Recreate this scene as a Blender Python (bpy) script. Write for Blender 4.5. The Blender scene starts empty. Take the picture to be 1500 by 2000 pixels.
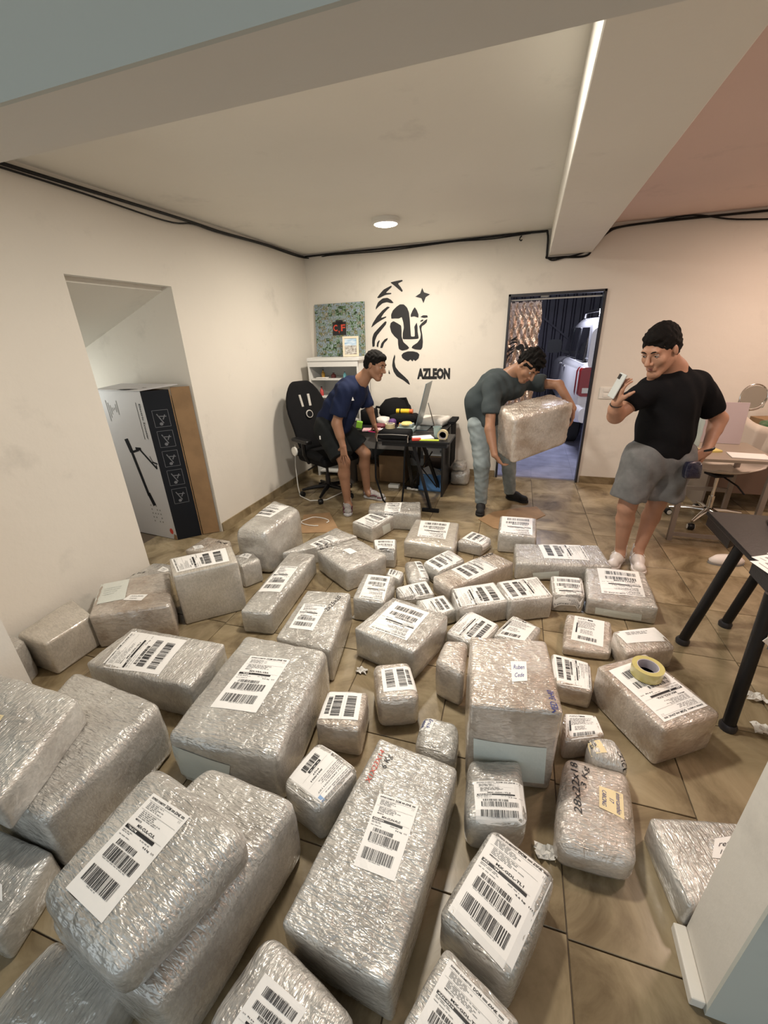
import bpy, bmesh, math, random
import numpy as np
from mathutils import Vector, Matrix, Euler
from mathutils.bvhtree import BVHTree
random.seed(7)
C = bpy.context.scene.collection
SC = bpy.context.scene
# ------------------------------------------------------------------ camera
RW = Matrix(((0.94971, 0.311332, -0.033516), (-0.093716, 0.384732, 0.918258), (0.298778, -0.868938, 0.394561)))
cd = bpy.data.cameras.new('camera'); cam = bpy.data.objects.new('camera', cd); C.objects.link(cam)
cd.sensor_fit = 'HORIZONTAL'; cd.sensor_width = 36.0; cd.lens = 806.127 / 1500 * 36.0
cd.clip_start = 0.02; cd.clip_end = 100
cam.matrix_world = Matrix.Translation((0, 0, 1.72)) @ RW.transposed().to_4x4()
SC.camera = cam
# ------------------------------------------------------------------ colour management, world
SC.view_settings.view_transform = 'Standard'; SC.view_settings.look = 'None'
SC.view_settings.gamma = 1.0; SC.view_settings.use_curve_mapping = False
SC.view_settings.exposure = 0.0
w = bpy.data.worlds.new('world'); SC.world = w; w.use_nodes = True
bg = w.node_tree.nodes['Background']; bg.inputs[0].default_value = (0.88, 0.97, 1.0, 1); bg.inputs[1].default_value = 1.0
# ------------------------------------------------------------------ large lights
def area(name, loc, rot, size, power, col, sy=None, shape='RECTANGLE', spread=None):
    l = bpy.data.lights.new(name, 'AREA'); l.shape = shape if sy is None else 'RECTANGLE'; l.size = size
    if sy: l.size_y = sy
    l.energy = power; l.color = col
    if spread: l.spread = spread
    o = bpy.data.objects.new(name, l); C.objects.link(o); o.location = loc; o.rotation_euler = rot
    o['kind'] = 'helper'
    return o
area('ceiling_lamp_light', (-1.283, 4.055, 2.575), (0, 0, 0), 0.24, 42, (1.0, 0.90, 0.76), shape='DISK')
area('ceiling_lamp_light_right_bay', (2.25, 4.0, 2.60), (0, 0, 0), 0.24, 32, (1.0, 0.72, 0.57), shape='DISK')
area('ceiling_lamp_light_front', (-0.6, 1.9, 2.60), (0, 0, 0), 0.24, 52, (1.0, 0.93, 0.82), shape='DISK')
area('ceiling_lamp_light_right_front', (1.75, 2.3, 2.60), (0, 0, 0), 0.24, 24, (1.0, 0.76, 0.64), shape='DISK')
area('closet_fill_light', (-4.15, 2.5, 1.35), (0, math.radians(-90), 0), 0.5, 5, (0.95, 1.0, 0.95))  # added unseen fill that lightens the closet walls
area('garage_light', (0.2, 7.2, 2.7), (0, 0, 0), 0.6, 95, (0.80, 0.84, 1.0))
# ------------------------------------------------------------------ materials
MATS = {}
def nodes_of(m):
    m.use_nodes = True; nt = m.node_tree; nt.nodes.clear()
    out = nt.nodes.new('ShaderNodeOutputMaterial'); b = nt.nodes.new('ShaderNodeBsdfPrincipled')
    nt.links.new(b.outputs[0], out.inputs[0]); return nt, b, out
def mat(name, col, rough=0.6, metal=0.0, var=0.0, vscale=6.0, bump=0.0, bscale=60.0, coat=0.0, spec=0.5, coords='Object',
        stretch=(1, 1, 1), col2=None, detail=4, trans=0.0, alpha=1.0, emit=0.0, bdist=0.01, lo=0.35, hi=0.65):
    if name in MATS: return MATS[name]
    m = bpy.data.materials.new(name); nt, b, out = nodes_of(m); N, Lk = nt.nodes, nt.links
    b.inputs['Base Color'].default_value = (*col, 1); b.inputs['Roughness'].default_value = rough
    b.inputs['Metallic'].default_value = metal; b.inputs['Specular IOR Level'].default_value = spec
    b.inputs['Coat Weight'].default_value = coat; b.inputs['Coat Roughness'].default_value = 0.12
    b.inputs['Transmission Weight'].default_value = trans; b.inputs['Alpha'].default_value = alpha
    if emit: b.inputs['Emission Color'].default_value = (*col, 1); b.inputs['Emission Strength'].default_value = emit
    tc = N.new('ShaderNodeTexCoord'); mp = N.new('ShaderNodeMapping'); mp.inputs['Scale'].default_value = stretch
    if coords == 'World':
        g = N.new('ShaderNodeNewGeometry'); Lk.new(g.outputs['Position'], mp.inputs[0])
    else: Lk.new(tc.outputs[coords], mp.inputs[0])
    if var or col2:
        n = N.new('ShaderNodeTexNoise'); n.inputs['Scale'].default_value = vscale; n.inputs['Detail'].default_value = detail
        Lk.new(mp.outputs[0], n.inputs[0]); r = N.new('ShaderNodeValToRGB')
        c2 = col2 or tuple(max(0, c * (1 - var)) for c in col)
        r.color_ramp.elements[0].position = lo; r.color_ramp.elements[1].position = hi
        r.color_ramp.elements[0].color = (*c2, 1); r.color_ramp.elements[1].color = (*col, 1)
        Lk.new(n.outputs[0], r.inputs[0]); Lk.new(r.outputs[0], b.inputs['Base Color'])
    if bump:
        n = N.new('ShaderNodeTexNoise'); n.inputs['Scale'].default_value = bscale; n.inputs['Detail'].default_value = 5
        Lk.new(mp.outputs[0], n.inputs[0]); bp = N.new('ShaderNodeBump'); bp.inputs['Strength'].default_value = bump
        bp.inputs['Distance'].default_value = bdist; Lk.new(n.outputs[0], bp.inputs['Height']); Lk.new(bp.outputs[0], b.inputs['Normal'])
    MATS[name] = m; return m
def wall_mat(name, col, dirt=(0.55, 0.50, 0.44)):
    m = bpy.data.materials.new(name); nt, b, out = nodes_of(m); N, Lk = nt.nodes, nt.links
    g = N.new('ShaderNodeNewGeometry')
    n1 = N.new('ShaderNodeTexNoise'); n1.inputs['Scale'].default_value = 2.2; n1.inputs['Detail'].default_value = 6; n1.inputs['Roughness'].default_value = 0.65
    n2 = N.new('ShaderNodeTexNoise'); n2.inputs['Scale'].default_value = 0.7; n2.inputs['Detail'].default_value = 2
    for n in (n1, n2): Lk.new(g.outputs['Position'], n.inputs[0])
    r = N.new('ShaderNodeValToRGB'); r.color_ramp.elements[0].position = 0.26; r.color_ramp.elements[1].position = 0.40
    r.color_ramp.elements[0].color = (0.72, 0.72, 0.72, 1); r.color_ramp.elements[1].color = (1, 1, 1, 1)
    Lk.new(n1.outputs[0], r.inputs[0])
    r2 = N.new('ShaderNodeValToRGB'); r2.color_ramp.elements[0].color = (*[c * 0.93 for c in col], 1); r2.color_ramp.elements[1].color = (*col, 1)
    r2.color_ramp.elements[0].position = 0.35; r2.color_ramp.elements[1].position = 0.65
    Lk.new(n2.outputs[0], r2.inputs[0])
    mx = N.new('ShaderNodeMix'); mx.data_type = 'RGBA'; mx.blend_type = 'MULTIPLY'; mx.inputs[0].default_value = 0.5
    Lk.new(r2.outputs[0], mx.inputs[6]); Lk.new(r.outputs[0], mx.inputs[7])
    Lk.new(mx.outputs[2], b.inputs['Base Color']); b.inputs['Roughness'].default_value = 0.72
    n3 = N.new('ShaderNodeTexNoise'); n3.inputs['Scale'].default_value = 9; n3.inputs['Detail'].default_value = 8; Lk.new(g.outputs['Position'], n3.inputs[0])
    bp = N.new('ShaderNodeBump'); bp.inputs['Strength'].default_value = 0.35; bp.inputs['Distance'].default_value = 0.012
    Lk.new(n3.outputs[0], bp.inputs['Height']); Lk.new(bp.outputs[0], b.inputs['Normal']); return m
W_ = wall_mat('painted_plaster', (0.74, 0.70, 0.635))
CEIL = wall_mat('ceiling_paint', (0.80, 0.775, 0.71))
CEILP = wall_mat('ceiling_paint_pink_lit', (0.78, 0.61, 0.555))  # pink lamplight of the right bay put into its ceiling colour
GREY = wall_mat('grey_paint', (0.545, 0.56, 0.515))
def tile_mat():
    m = bpy.data.materials.new('travertine_tile'); nt, b, out = nodes_of(m); N, Lk = nt.nodes, nt.links
    g = N.new('ShaderNodeNewGeometry'); oi = N.new('ShaderNodeObjectInfo')
    ad = N.new('ShaderNodeVectorMath'); ad.operation = 'ADD'; ms = N.new('ShaderNodeVectorMath'); ms.operation = 'SCALE'; ms.inputs['Scale'].default_value = 7
    cb = N.new('ShaderNodeCombineXYZ'); Lk.new(oi.outputs['Random'], cb.inputs[0]); Lk.new(oi.outputs['Random'], cb.inputs[2])
    Lk.new(cb.outputs[0], ms.inputs[0]); Lk.new(g.outputs['Position'], ad.inputs[0]); Lk.new(ms.outputs[0], ad.inputs[1])
    n1 = N.new('ShaderNodeTexNoise'); n1.inputs['Scale'].default_value = 3.2; n1.inputs['Detail'].default_value = 7; n1.inputs['Roughness'].default_value = .62; n1.inputs['Distortion'].default_value = 1.0
    n2 = N.new('ShaderNodeTexNoise'); n2.inputs['Scale'].default_value = 1.3; n2.inputs['Detail'].default_value = 3
    Lk.new(ad.outputs[0], n1.inputs[0]); Lk.new(ad.outputs[0], n2.inputs[0])
    r = N.new('ShaderNodeValToRGB'); e = r.color_ramp.elements
    e[0].position = .30; e[0].color = (.12, .085, .045, 1); e[1].position = .72; e[1].color = (.41, .335, .215, 1)
    k = e.new(.5); k.color = (.275, .215, .13, 1); Lk.new(n1.outputs[0], r.inputs[0])
    mx = N.new('ShaderNodeMix'); mx.data_type = 'RGBA'; mx.blend_type = 'MULTIPLY'; mx.inputs[0].default_value = .5
    r2 = N.new('ShaderNodeValToRGB'); r2.color_ramp.elements[0].position = .35; r2.color_ramp.elements[0].color = (.62, .58, .5, 1); r2.color_ramp.elements[1].position = .6
    Lk.new(n2.outputs[0], r2.inputs[0]); Lk.new(r.outputs[0], mx.inputs[6]); Lk.new(r2.outputs[0], mx.inputs[7]); Lk.new(mx.outputs[2], b.inputs['Base Color'])
    b.inputs['Roughness'].default_value = .24; b.inputs['Specular IOR Level'].default_value = .45
    bp = N.new('ShaderNodeBump'); bp.inputs['Strength'].default_value = .15; bp.inputs['Distance'].default_value = .004
    Lk.new(n1.outputs[0], bp.inputs['Height']); Lk.new(bp.outputs[0], b.inputs['Normal']); return m
TILE = tile_mat()
GROUT = mat('grout', (.11, .08, .055), .9)
PORCH = mat('grey_blue_tile', (.27, .27, .36), .22, var=.25, vscale=5, coords='World')
def film_mat(name, col, col2, axis, sparkle=1.0, show=.5, rough=.38):
    m = bpy.data.materials.new(name); nt, b, out = nodes_of(m); N, Lk = nt.nodes, nt.links
    tc = N.new('ShaderNodeTexCoord'); oi = N.new('ShaderNodeObjectInfo')
    sc = N.new('ShaderNodeVectorMath'); sc.operation = 'SCALE'; sc.inputs['Scale'].default_value = 5
    cb = N.new('ShaderNodeCombineXYZ'); Lk.new(oi.outputs['Random'], cb.inputs[0]); Lk.new(oi.outputs['Random'], cb.inputs[1]); Lk.new(cb.outputs[0], sc.inputs[0])
    ad = N.new('ShaderNodeVectorMath'); Lk.new(tc.outputs['Object'], ad.inputs[0]); Lk.new(sc.outputs[0], ad.inputs[1])
    def noise(scale, st, detail=4, rough=.55, dist=0):
        mp = N.new('ShaderNodeMapping'); mp.inputs['Scale'].default_value = st; Lk.new(ad.outputs[0], mp.inputs[0])
        n = N.new('ShaderNodeTexNoise'); n.inputs['Scale'].default_value = scale; n.inputs['Detail'].default_value = detail
        n.inputs['Roughness'].default_value = rough; n.inputs['Distortion'].default_value = dist; Lk.new(mp.outputs[0], n.inputs[0]); return n
    st = (.22, 1, .45) if axis == 0 else (1, .22, .45)
    nc = noise(5.5, (1, 1, 1), 3)
    r = N.new('ShaderNodeValToRGB'); r.color_ramp.elements[0].position = .5 - .22 * show; r.color_ramp.elements[1].position = .78 - .25 * show
    r.color_ramp.elements[0].color = (*col2, 1); r.color_ramp.elements[1].color = (*col, 1); Lk.new(nc.outputs[0], r.inputs[0])
    ns = noise(110, (.3, 1, .5) if axis == 0 else (1, .3, .5), 3, .6, .8)
    rs = N.new('ShaderNodeValToRGB'); rs.color_ramp.elements[0].position = .38; rs.color_ramp.elements[1].position = .68
    rs.color_ramp.elements[0].color = (.86, .86, .86, 1); rs.color_ramp.elements[1].color = (1.12, 1.12, 1.12, 1); Lk.new(ns.outputs[0], rs.inputs[0])
    mx = N.new('ShaderNodeMix'); mx.data_type = 'RGBA'; mx.blend_type = 'MULTIPLY'; mx.inputs[0].default_value = 1
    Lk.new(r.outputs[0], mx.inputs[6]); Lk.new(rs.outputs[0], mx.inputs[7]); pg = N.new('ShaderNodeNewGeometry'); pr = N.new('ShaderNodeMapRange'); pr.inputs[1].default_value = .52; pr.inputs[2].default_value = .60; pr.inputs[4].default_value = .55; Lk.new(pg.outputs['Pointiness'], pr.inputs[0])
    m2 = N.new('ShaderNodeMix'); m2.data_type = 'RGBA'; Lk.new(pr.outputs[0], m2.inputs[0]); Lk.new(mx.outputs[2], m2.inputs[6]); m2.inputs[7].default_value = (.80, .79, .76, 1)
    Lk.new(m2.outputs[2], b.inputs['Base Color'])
    b.inputs['Roughness'].default_value = rough; b.inputs['Specular IOR Level'].default_value = .6
    b.inputs['Coat Weight'].default_value = 1.0; b.inputs['Coat Roughness'].default_value = .075; b.inputs['Coat IOR'].default_value = 2.0; b.inputs['Metallic'].default_value = .2
    n1 = noise(135, (.24, 1, .5) if axis == 0 else (1, .24, .5), 1.5, .45, .55); n2 = noise(16, (1, 1, 1), 3, .5, .8)
    mm = N.new('ShaderNodeMath'); mm.operation = 'MULTIPLY_ADD'; mm.inputs[1].default_value = 2.2
    Lk.new(n2.outputs[0], mm.inputs[0]); Lk.new(n1.outputs[0], mm.inputs[2])
    gn = N.new('ShaderNodeNewGeometry'); sx = N.new('ShaderNodeSeparateXYZ'); Lk.new(gn.outputs['True Normal'], sx.inputs[0])
    mr = N.new('ShaderNodeMapRange'); mr.inputs[1].default_value = .1; mr.inputs[2].default_value = .8; mr.inputs[3].default_value = .24; mr.inputs[4].default_value = 1.0; Lk.new(sx.outputs[2], mr.inputs[0])
    bp = N.new('ShaderNodeBump'); Lk.new(mr.outputs[0], bp.inputs['Strength']); bp.inputs['Distance'].default_value = .0098 * sparkle
    Lk.new(mm.outputs[0], bp.inputs['Height']); Lk.new(bp.outputs[0], b.inputs['Coat Normal'])
    b2 = N.new('ShaderNodeBump'); Lk.new(mr.outputs[0], b2.inputs['Strength']); b2.inputs['Distance'].default_value = .007 * sparkle
    Lk.new(mm.outputs[0], b2.inputs['Height']); Lk.new(b2.outputs[0], b.inputs['Normal']); return m
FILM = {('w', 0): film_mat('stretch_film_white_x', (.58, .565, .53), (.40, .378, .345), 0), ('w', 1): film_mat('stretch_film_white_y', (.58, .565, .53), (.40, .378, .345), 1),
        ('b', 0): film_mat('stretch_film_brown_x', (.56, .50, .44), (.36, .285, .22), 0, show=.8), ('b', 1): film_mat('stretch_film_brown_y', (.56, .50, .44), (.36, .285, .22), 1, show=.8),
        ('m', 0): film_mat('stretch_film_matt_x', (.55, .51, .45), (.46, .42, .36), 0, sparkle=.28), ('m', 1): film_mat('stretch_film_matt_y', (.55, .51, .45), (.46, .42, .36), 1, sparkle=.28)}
CARD = mat('cardboard', (.33, .205, .105), .8, var=.18, vscale=9)
CARDF = mat('cardboard_under_film', (.42, .30, .19), .35, var=.2, vscale=7, coat=.9, bump=.4, bscale=30)
PAPER = mat('label_paper', (.80, .79, .77), .5)
PAPERF = mat('sheet_under_film', (.62, .66, .62), .3, coat=.8, bump=.3, bscale=25)
INK = mat('black_ink', (.012, .012, .014), .55)
INKG = mat('grey_ink', (.26, .26, .26), .6)
INKB = mat('blue_ink', (.02, .035, .22), .5)
INKR = mat('red_ink', (.55, .06, .03), .5)
YEL = mat('cream_note', (.72, .60, .36), .6)
BLACK = mat('black_plastic', (.008, .008, .009), .38, spec=.3, bump=.1, bscale=90)
BLKF = mat('black_fabric', (.009, .009, .010), .85, spec=.12, bump=.3, bscale=200)
CHROME = mat('chrome', (.75, .74, .72), .12, metal=1)
METAL = mat('painted_metal', (.03, .03, .035), .35, metal=.3)
WHITEP = mat('white_plastic', (.75, .74, .70), .35)
# ------------------------------------------------------------------ mesh helpers
class MB:
    def __init__(s): s.v = []; s.f = []; s.m = []
    def add(s, vs, fs, mi=0):
        o = len(s.v); s.v += [tuple(v) for v in vs]; s.f += [tuple(i + o for i in f) for f in fs]; s.m += [mi] * len(fs); return s
    def hexa(s, p, mi=0):   # 8 points: bottom 4 ccw, top 4 ccw
        return s.add(p, [(3, 2, 1, 0), (4, 5, 6, 7), (0, 1, 5, 4), (1, 2, 6, 5), (2, 3, 7, 6), (3, 0, 4, 7)], mi)
    def box(s, c, d, rot=None, mi=0):
        x, y, z = d[0] / 2, d[1] / 2, d[2] / 2
        p = [Vector(q) for q in ((-x, -y, -z), (x, -y, -z), (x, y, -z), (-x, y, -z), (-x, -y, z), (x, -y, z), (x, y, z), (-x, y, z))]
        if rot is not None:
            R = rot if isinstance(rot, Matrix) else Euler(rot).to_matrix(); p = [R @ q for q in p]
        return s.hexa([q + Vector(c) for q in p], mi)
    def bar(s, a, b, w, h, mi=0, up=(0, 0, 1)):
        a, b = Vector(a), Vector(b); d = (b - a).normalized(); u = Vector(up)
        if abs(d.dot(u)) > .98: u = Vector((0, 1, 0))
        x = d.cross(u).normalized(); y = x.cross(d); x *= w / 2; y *= h / 2
        return s.hexa([a - x - y, a + x - y, a + x + y, a - x + y, b - x - y, b + x - y, b + x + y, b - x + y], mi)
    def tube(s, pts, r, n=10, mi=0, caps=True):
        pts = [Vector(p) for p in pts]; rs = r if isinstance(r, (list, tuple)) else [r] * len(pts)
        o = len(s.v); pu = None
        for i, p in enumerate(pts):
            d = (pts[min(i + 1, len(pts) - 1)] - pts[max(i - 1, 0)]).normalized()
            if pu is None:
                pu = Vector((0, 0, 1)) if abs(d.z) < .9 else Vector((1, 0, 0))
            x = d.cross(pu).normalized(); pu = x.cross(d).normalized()
            for k in range(n):
                a = 2 * math.pi * k / n; s.v.append(tuple(p + (x * math.cos(a) + pu * math.sin(a)) * rs[i]))
        for i in range(len(pts) - 1):
            for k in range(n):
                a, b = o + i * n + k, o + i * n + (k + 1) % n; s.f.append((a, b, b + n, a + n)); s.m.append(mi)
        if caps:
            s.f.append(tuple(o + k for k in range(n))[::-1]); s.f.append(tuple(o + (len(pts) - 1) * n + k for k in range(n))); s.m += [mi, mi]
        return s
    def lathe(s, prof, c=(0, 0, 0), n=24, mi=0, R=None):
        o = len(s.v)
        for r, z in prof:
            for k in range(n):
                a = 2 * math.pi * k / n; q = Vector((r * math.cos(a), r * math.sin(a), z))
                if R is not None: q = R @ q
                s.v.append(tuple(q + Vector(c)))
        for i in range(len(prof) - 1):
            for k in range(n):
                a, b = o + i * n + k, o + i * n + (k + 1) % n; s.f.append((a, b, b + n, a + n)); s.m.append(mi)
        if prof[0][0] > 1e-5: s.f.append(tuple(o + k for k in range(n))[::-1]); s.m.append(mi)
        if prof[-1][0] > 1e-5: s.f.append(tuple(o + (len(prof) - 1) * n + k for k in range(n))); s.m.append(mi)
        return s
    def prism(s, poly, z0, z1, mi=0):
        n = len(poly); vs = [(x, y, z0) for x, y in poly] + [(x, y, z1) for x, y in poly]
        return s.add(vs, [tuple(range(n))[::-1], tuple(range(n, 2 * n))] + [(i, (i + 1) % n, n + (i + 1) % n, n + i) for i in range(n)], mi)
    def prism_xz(s, poly, y0, y1, mi=0):
        n = len(poly); vs = [(x, y0, z) for x, z in poly] + [(x, y1, z) for x, z in poly]
        return s.add(vs, [tuple(range(n)), tuple(range(n, 2 * n))[::-1]] + [(i, n + i, n + (i + 1) % n, (i + 1) % n) for i in range(n)], mi)
def link(name, me, parent=None, mats=None, loc=None, rotz=None, smooth=False, mw=None):
    if mats is not None:
        for m in (mats if isinstance(mats, (list, tuple)) else [mats]): me.materials.append(m)
    if smooth: me.shade_smooth()
    o = bpy.data.objects.new(name, me); C.objects.link(o)
    if loc is not None: o.location = loc
    if rotz: o.rotation_euler = (0, 0, rotz)
    if parent is not None: o.parent = parent
    return o
def obj(name, mb, mats, parent=None, smooth=False, bevel=0, loc=None, rotz=None, origin=None, seg=2):
    """origin: vertices are given in world space and moved so that the object sits at origin"""
    v = mb.v
    if origin is not None:
        v = [(a - origin[0], b - origin[1], c - origin[2]) for a, b, c in v]; loc = origin
    me = bpy.data.meshes.new(name); me.from_pydata(v, [], mb.f); me.polygons.foreach_set('material_index', mb.m); me.update()
    bm = bmesh.new(); bm.from_mesh(me); bmesh.ops.recalc_face_normals(bm, faces=bm.faces); bm.to_mesh(me); bm.free()
    if smooth:
        me.shade_smooth()
        if smooth == 'auto': me.set_sharp_from_angle(angle=math.radians(40))
    o = link(name, me, parent, mats, loc, rotz)
    if bevel:
        b = o.modifiers.new('bevel', 'BEVEL'); b.width = bevel; b.segments = seg; b.limit_method = 'ANGLE'; b.angle_limit = .6
    return o
def thing(name, label, cat, loc=(0, 0, 0), rotz=0, group=None):
    o = bpy.data.objects.new(name, None); C.objects.link(o); o.location = loc; o.rotation_euler = (0, 0, rotz)
    o.empty_display_size = .1; o['label'] = label; o['category'] = cat
    if group: o['group'] = group
    return o
def tag(o, label, cat, group=None):
    o['label'] = label; o['category'] = cat
    if group: o['group'] = group
    return o
def struct(o): o['kind'] = 'structure'; return o
_T = {}
def text_polys(s, bold=False, shear=0):
    """(verts 2d, faces) of a string, width normalised to w, cap height about 0.7"""
    key = (s, bold, shear)
    if key in _T: return _T[key]
    cu = bpy.data.curves.new('t', 'FONT'); cu.body = s; cu.size = 1; cu.resolution_u = 2; cu.shear = shear
    if bold: cu.offset = .025 if bold is True else bold
    o = bpy.data.objects.new('t', cu); me = bpy.data.meshes.new_from_object(o)
    v = [(a.co.x, a.co.y) for a in me.vertices]; f = [tuple(p.vertices) for p in me.polygons]
    bpy.data.objects.remove(o); bpy.data.curves.remove(cu); bpy.data.meshes.remove(me)
    x0 = min(a for a, b in v); x1 = max(a for a, b in v); y0 = min(b for a, b in v); y1 = max(b for a, b in v)
    v = [((a - x0) / (x1 - x0), (b - y0) / (y1 - y0)) for a, b in v]
    _T[key] = (v, f, (x1 - x0) / (y1 - y0)); return _T[key]
# ------------------------------------------------------------------ room
XL, YB, ZC = -2.696, 5.212, 2.635
def boxobj(name, x0, x1, y0, y1, z0, z1, m, parent=None, **k):
    o = obj(name, MB().box(((x0 + x1) / 2, (y0 + y1) / 2, (z0 + z1) / 2), (x1 - x0, y1 - y0, z1 - z0)), m, parent, **k)
    return o
def wall(name, boxes, m, ext=None):
    mb = MB()
    for x0, x1, y0, y1, z0, z1 in boxes: mb.box(((x0 + x1) / 2, (y0 + y1) / 2, (z0 + z1) / 2), (x1 - x0, y1 - y0, z1 - z0))
    return struct(obj(name, mb, m))
# floor: slab and individual tiles
fl = struct(boxobj('floor', -4.6, 4.3, -3.0, 5.30, -.08, -.006, GROUT))
tb = MB().box((0, 0, -.004), (.496, .491, .008)); tme = None
T0x, T0y, TS, TSy = .247, .777, .5, .495
ang = math.radians(1.2)
for i in range(-7, 8):
    for j in range(-2, 10):
        cx, cy = T0x + (i + .5) * TS, T0y + (j + .5) * TSy
        x = cx + (cy - 2) * -.026; y = cy
        if y > 5.3 or y < -.4 or x < -3.9: continue
        if x < -3.0 and not (1.8 < y < 3.3): continue
        if x > 3.9 or (y < .7 and (x > 1.9 or x < -2.6)): continue
        if tme is None:
            o = obj('tile', tb, TILE, fl, bevel=.0015, seg=1); tme = o.data
        else:
            o = bpy.data.objects.new('tile', tme); C.objects.link(o); o.parent = fl
            b = o.modifiers.new('bevel', 'BEVEL'); b.width = .0015; b.segments = 1
        o.location = (x, y, 0); o.rotation_euler = (random.uniform(-.002, .002), random.uniform(-.002, .002), .026)
# left wall with the closet opening (y 2.10 - 2.95, z to 2.12)
wall('wall_left', [(XL - .16, XL, .895, 2.10, 0, ZC), (XL - .16, XL, 2.95, YB, 0, ZC), (XL - .16, XL, 2.10, 2.95, 2.12, ZC)], W_)
wall('wall_closet', [(-4.3, XL - .16, 2.95, 3.05, 0, ZC), (-4.3, XL - .16, 1.95, 2.05, 0, ZC), (-4.4, -4.3, 1.95, 3.05, 0, ZC)], GREY if False else W_)
mb = MB(); mb.hexa([(-4.3, 2.05, 1.50), (XL - .10, 2.05, 2.09), (XL - .10, 2.95, 2.09), (-4.3, 2.95, 1.50), (-4.3, 2.05, 1.62), (XL - .10, 2.05, 2.21), (XL - .10, 2.95, 2.21), (-4.3, 2.95, 1.62)])
struct(obj('ceiling_stair_underside', mb, CEIL))
# back wall with the door opening
DX0, DX1, DZ = -.271, .69, 2.073
wall('wall_back', [(XL - .16, DX0, YB, YB + .15, 0, ZC), (DX1, 4.2, YB, YB + .15, 0, ZC), (DX0, DX1, YB, YB + .15, DZ, ZC)], W_)
wall('wall_right', [(4.1, 4.25, .895, YB, 0, ZC)], W_)
# near wall with the wide opening the photograph is taken through
wn = wall('wall_near', [(-4.6, -2.152, .727, .893, 0, ZC), (.618, 4.3, .727, .893, 0, ZC), (-2.152, .618, .727, .893, 2.128, ZC)], W_)
wall('wall_near_outer_skin', [(-4.6, -2.152, .717, .727, 0, ZC), (.618, 4.3, .717, .727, 0, ZC), (-2.152, .618, .717, .727, 2.128, ZC)], GREY)
struct(boxobj('ceiling', -4.6, .30, -1.6, YB, ZC, ZC + .1, CEIL))
struct(boxobj('ceiling_right_bay', .30, 4.3, -1.6, YB, ZC, ZC + .1, CEILP))
struct(boxobj('ceiling_beam', .095, .495, .893, YB, 2.403, ZC, CEIL, bevel=.006))
wall('wall_front_room_left', [(-4.7, -4.6, -3, .9, 0, ZC)], GREY)
wall('wall_front_room_right', [(3.2, 3.3, -3, .72, 0, ZC)], GREY)
# skirting tiles, one piece each
def skirting(name, a, b, nrm, h=.085):
    a, b = Vector(a), Vector(b); n = max(1, round((b - a).length / .5)); d = (b - a) / n
    root = None
    for i in range(n):
        p, q = a + d * i, a + d * (i + 1); q2 = q - d.normalized() * .004
        c = (p + q2) / 2 + Vector((nrm[0], nrm[1], 0)) * .006
        mb = MB().bar(p + Vector((nrm[0] * .006, nrm[1] * .006, h / 2)), q2 + Vector((nrm[0] * .006, nrm[1] * .006, h / 2)), .012, h)
        if root is None: root = struct(obj(name, mb, TILE))
        else: obj('tile', mb, TILE, root)
skirting('baseboard_left', (XL, 2.96, 0), (XL, YB, 0), (1, 0)); skirting('baseboard_back', (XL, YB, 0), (DX0 - .01, YB, 0), (0, -1))
skirting('baseboard_back_right', (DX1 + .02, YB, 0), (4.1, YB, 0), (0, -1)); skirting('baseboard_right', (4.1, .9, 0), (4.1, YB, 0), (-1, 0))
mb = MB().box((.60, .81, .018), (.035, .168, .036)); struct(obj('trim_1', mb, W_, bevel=.004))
# steel door frame
fr = MB(); fr.box((DX0 + .012, YB + .03, DZ / 2), (.024, .10, DZ)); fr.box((DX1 - .012, YB + .03, DZ / 2), (.024, .10, DZ)); fr.box(((DX0 + DX1) / 2, YB + .03, DZ - .012), (DX1 - DX0, .10, .024))
fo = struct(obj('door_1', fr, METAL, bevel=.002))
obj('rail', MB().box(((DX0 + DX1) / 2, YB + .10, DZ - .055), (DX1 - DX0 - .05, .012, .014)), WHITEP, fo)
obj('door_closer', MB().box((.10, YB + .08, DZ - .032), (.08, .03, .016)), WHITEP, fo)
# switch plate
sw = thing('switch_plate', 'cream wall switch plate with two rockers beside the doorway', 'switch', (.84, YB, 1.05))
obj('plate', MB().box((0, -.005, 0), (.13, .01, .125)), WHITEP, sw, bevel=.003)
for z in (-.028, .028): obj('rocker', MB().box((0, -.012, z), (.055, .008, .034)), WHITEP, sw, bevel=.002)
# ceiling lamp
lm = thing('ceiling_lamp', 'round flush ceiling lamp glowing warm white above the desk corner', 'lamp', (-1.283, 4.055, ZC))
obj('housing', MB().lathe([(.118, 0), (.118, -.03), (.105, -.042), (.100, -.042), (.100, -.02)], n=40), WHITEP, lm, smooth='auto')
LAMPM = mat('lamp_glow', (1.0, .93, .80), emit=26)
obj('diffuser', MB().lathe([(.099, -.03), (.094, -.046), (.07, -.052), (.0, -.054)], n=40), LAMPM, lm, smooth=True)
for i, (x, y) in enumerate(((2.25, 4.0), (-.6, 1.55), (1.75, 2.3))):
    l2 = thing('ceiling_lamp', ('round flush ceiling lamp in the bay beyond the beam', 'round flush ceiling lamp just inside the wide opening', 'round flush ceiling lamp over the black table')[i], 'lamp', (x, y, ZC))
    obj('housing', MB().lathe([(.118, 0), (.118, -.025), (.105, -.03)], n=32), WHITEP, l2, smooth='auto')
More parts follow.
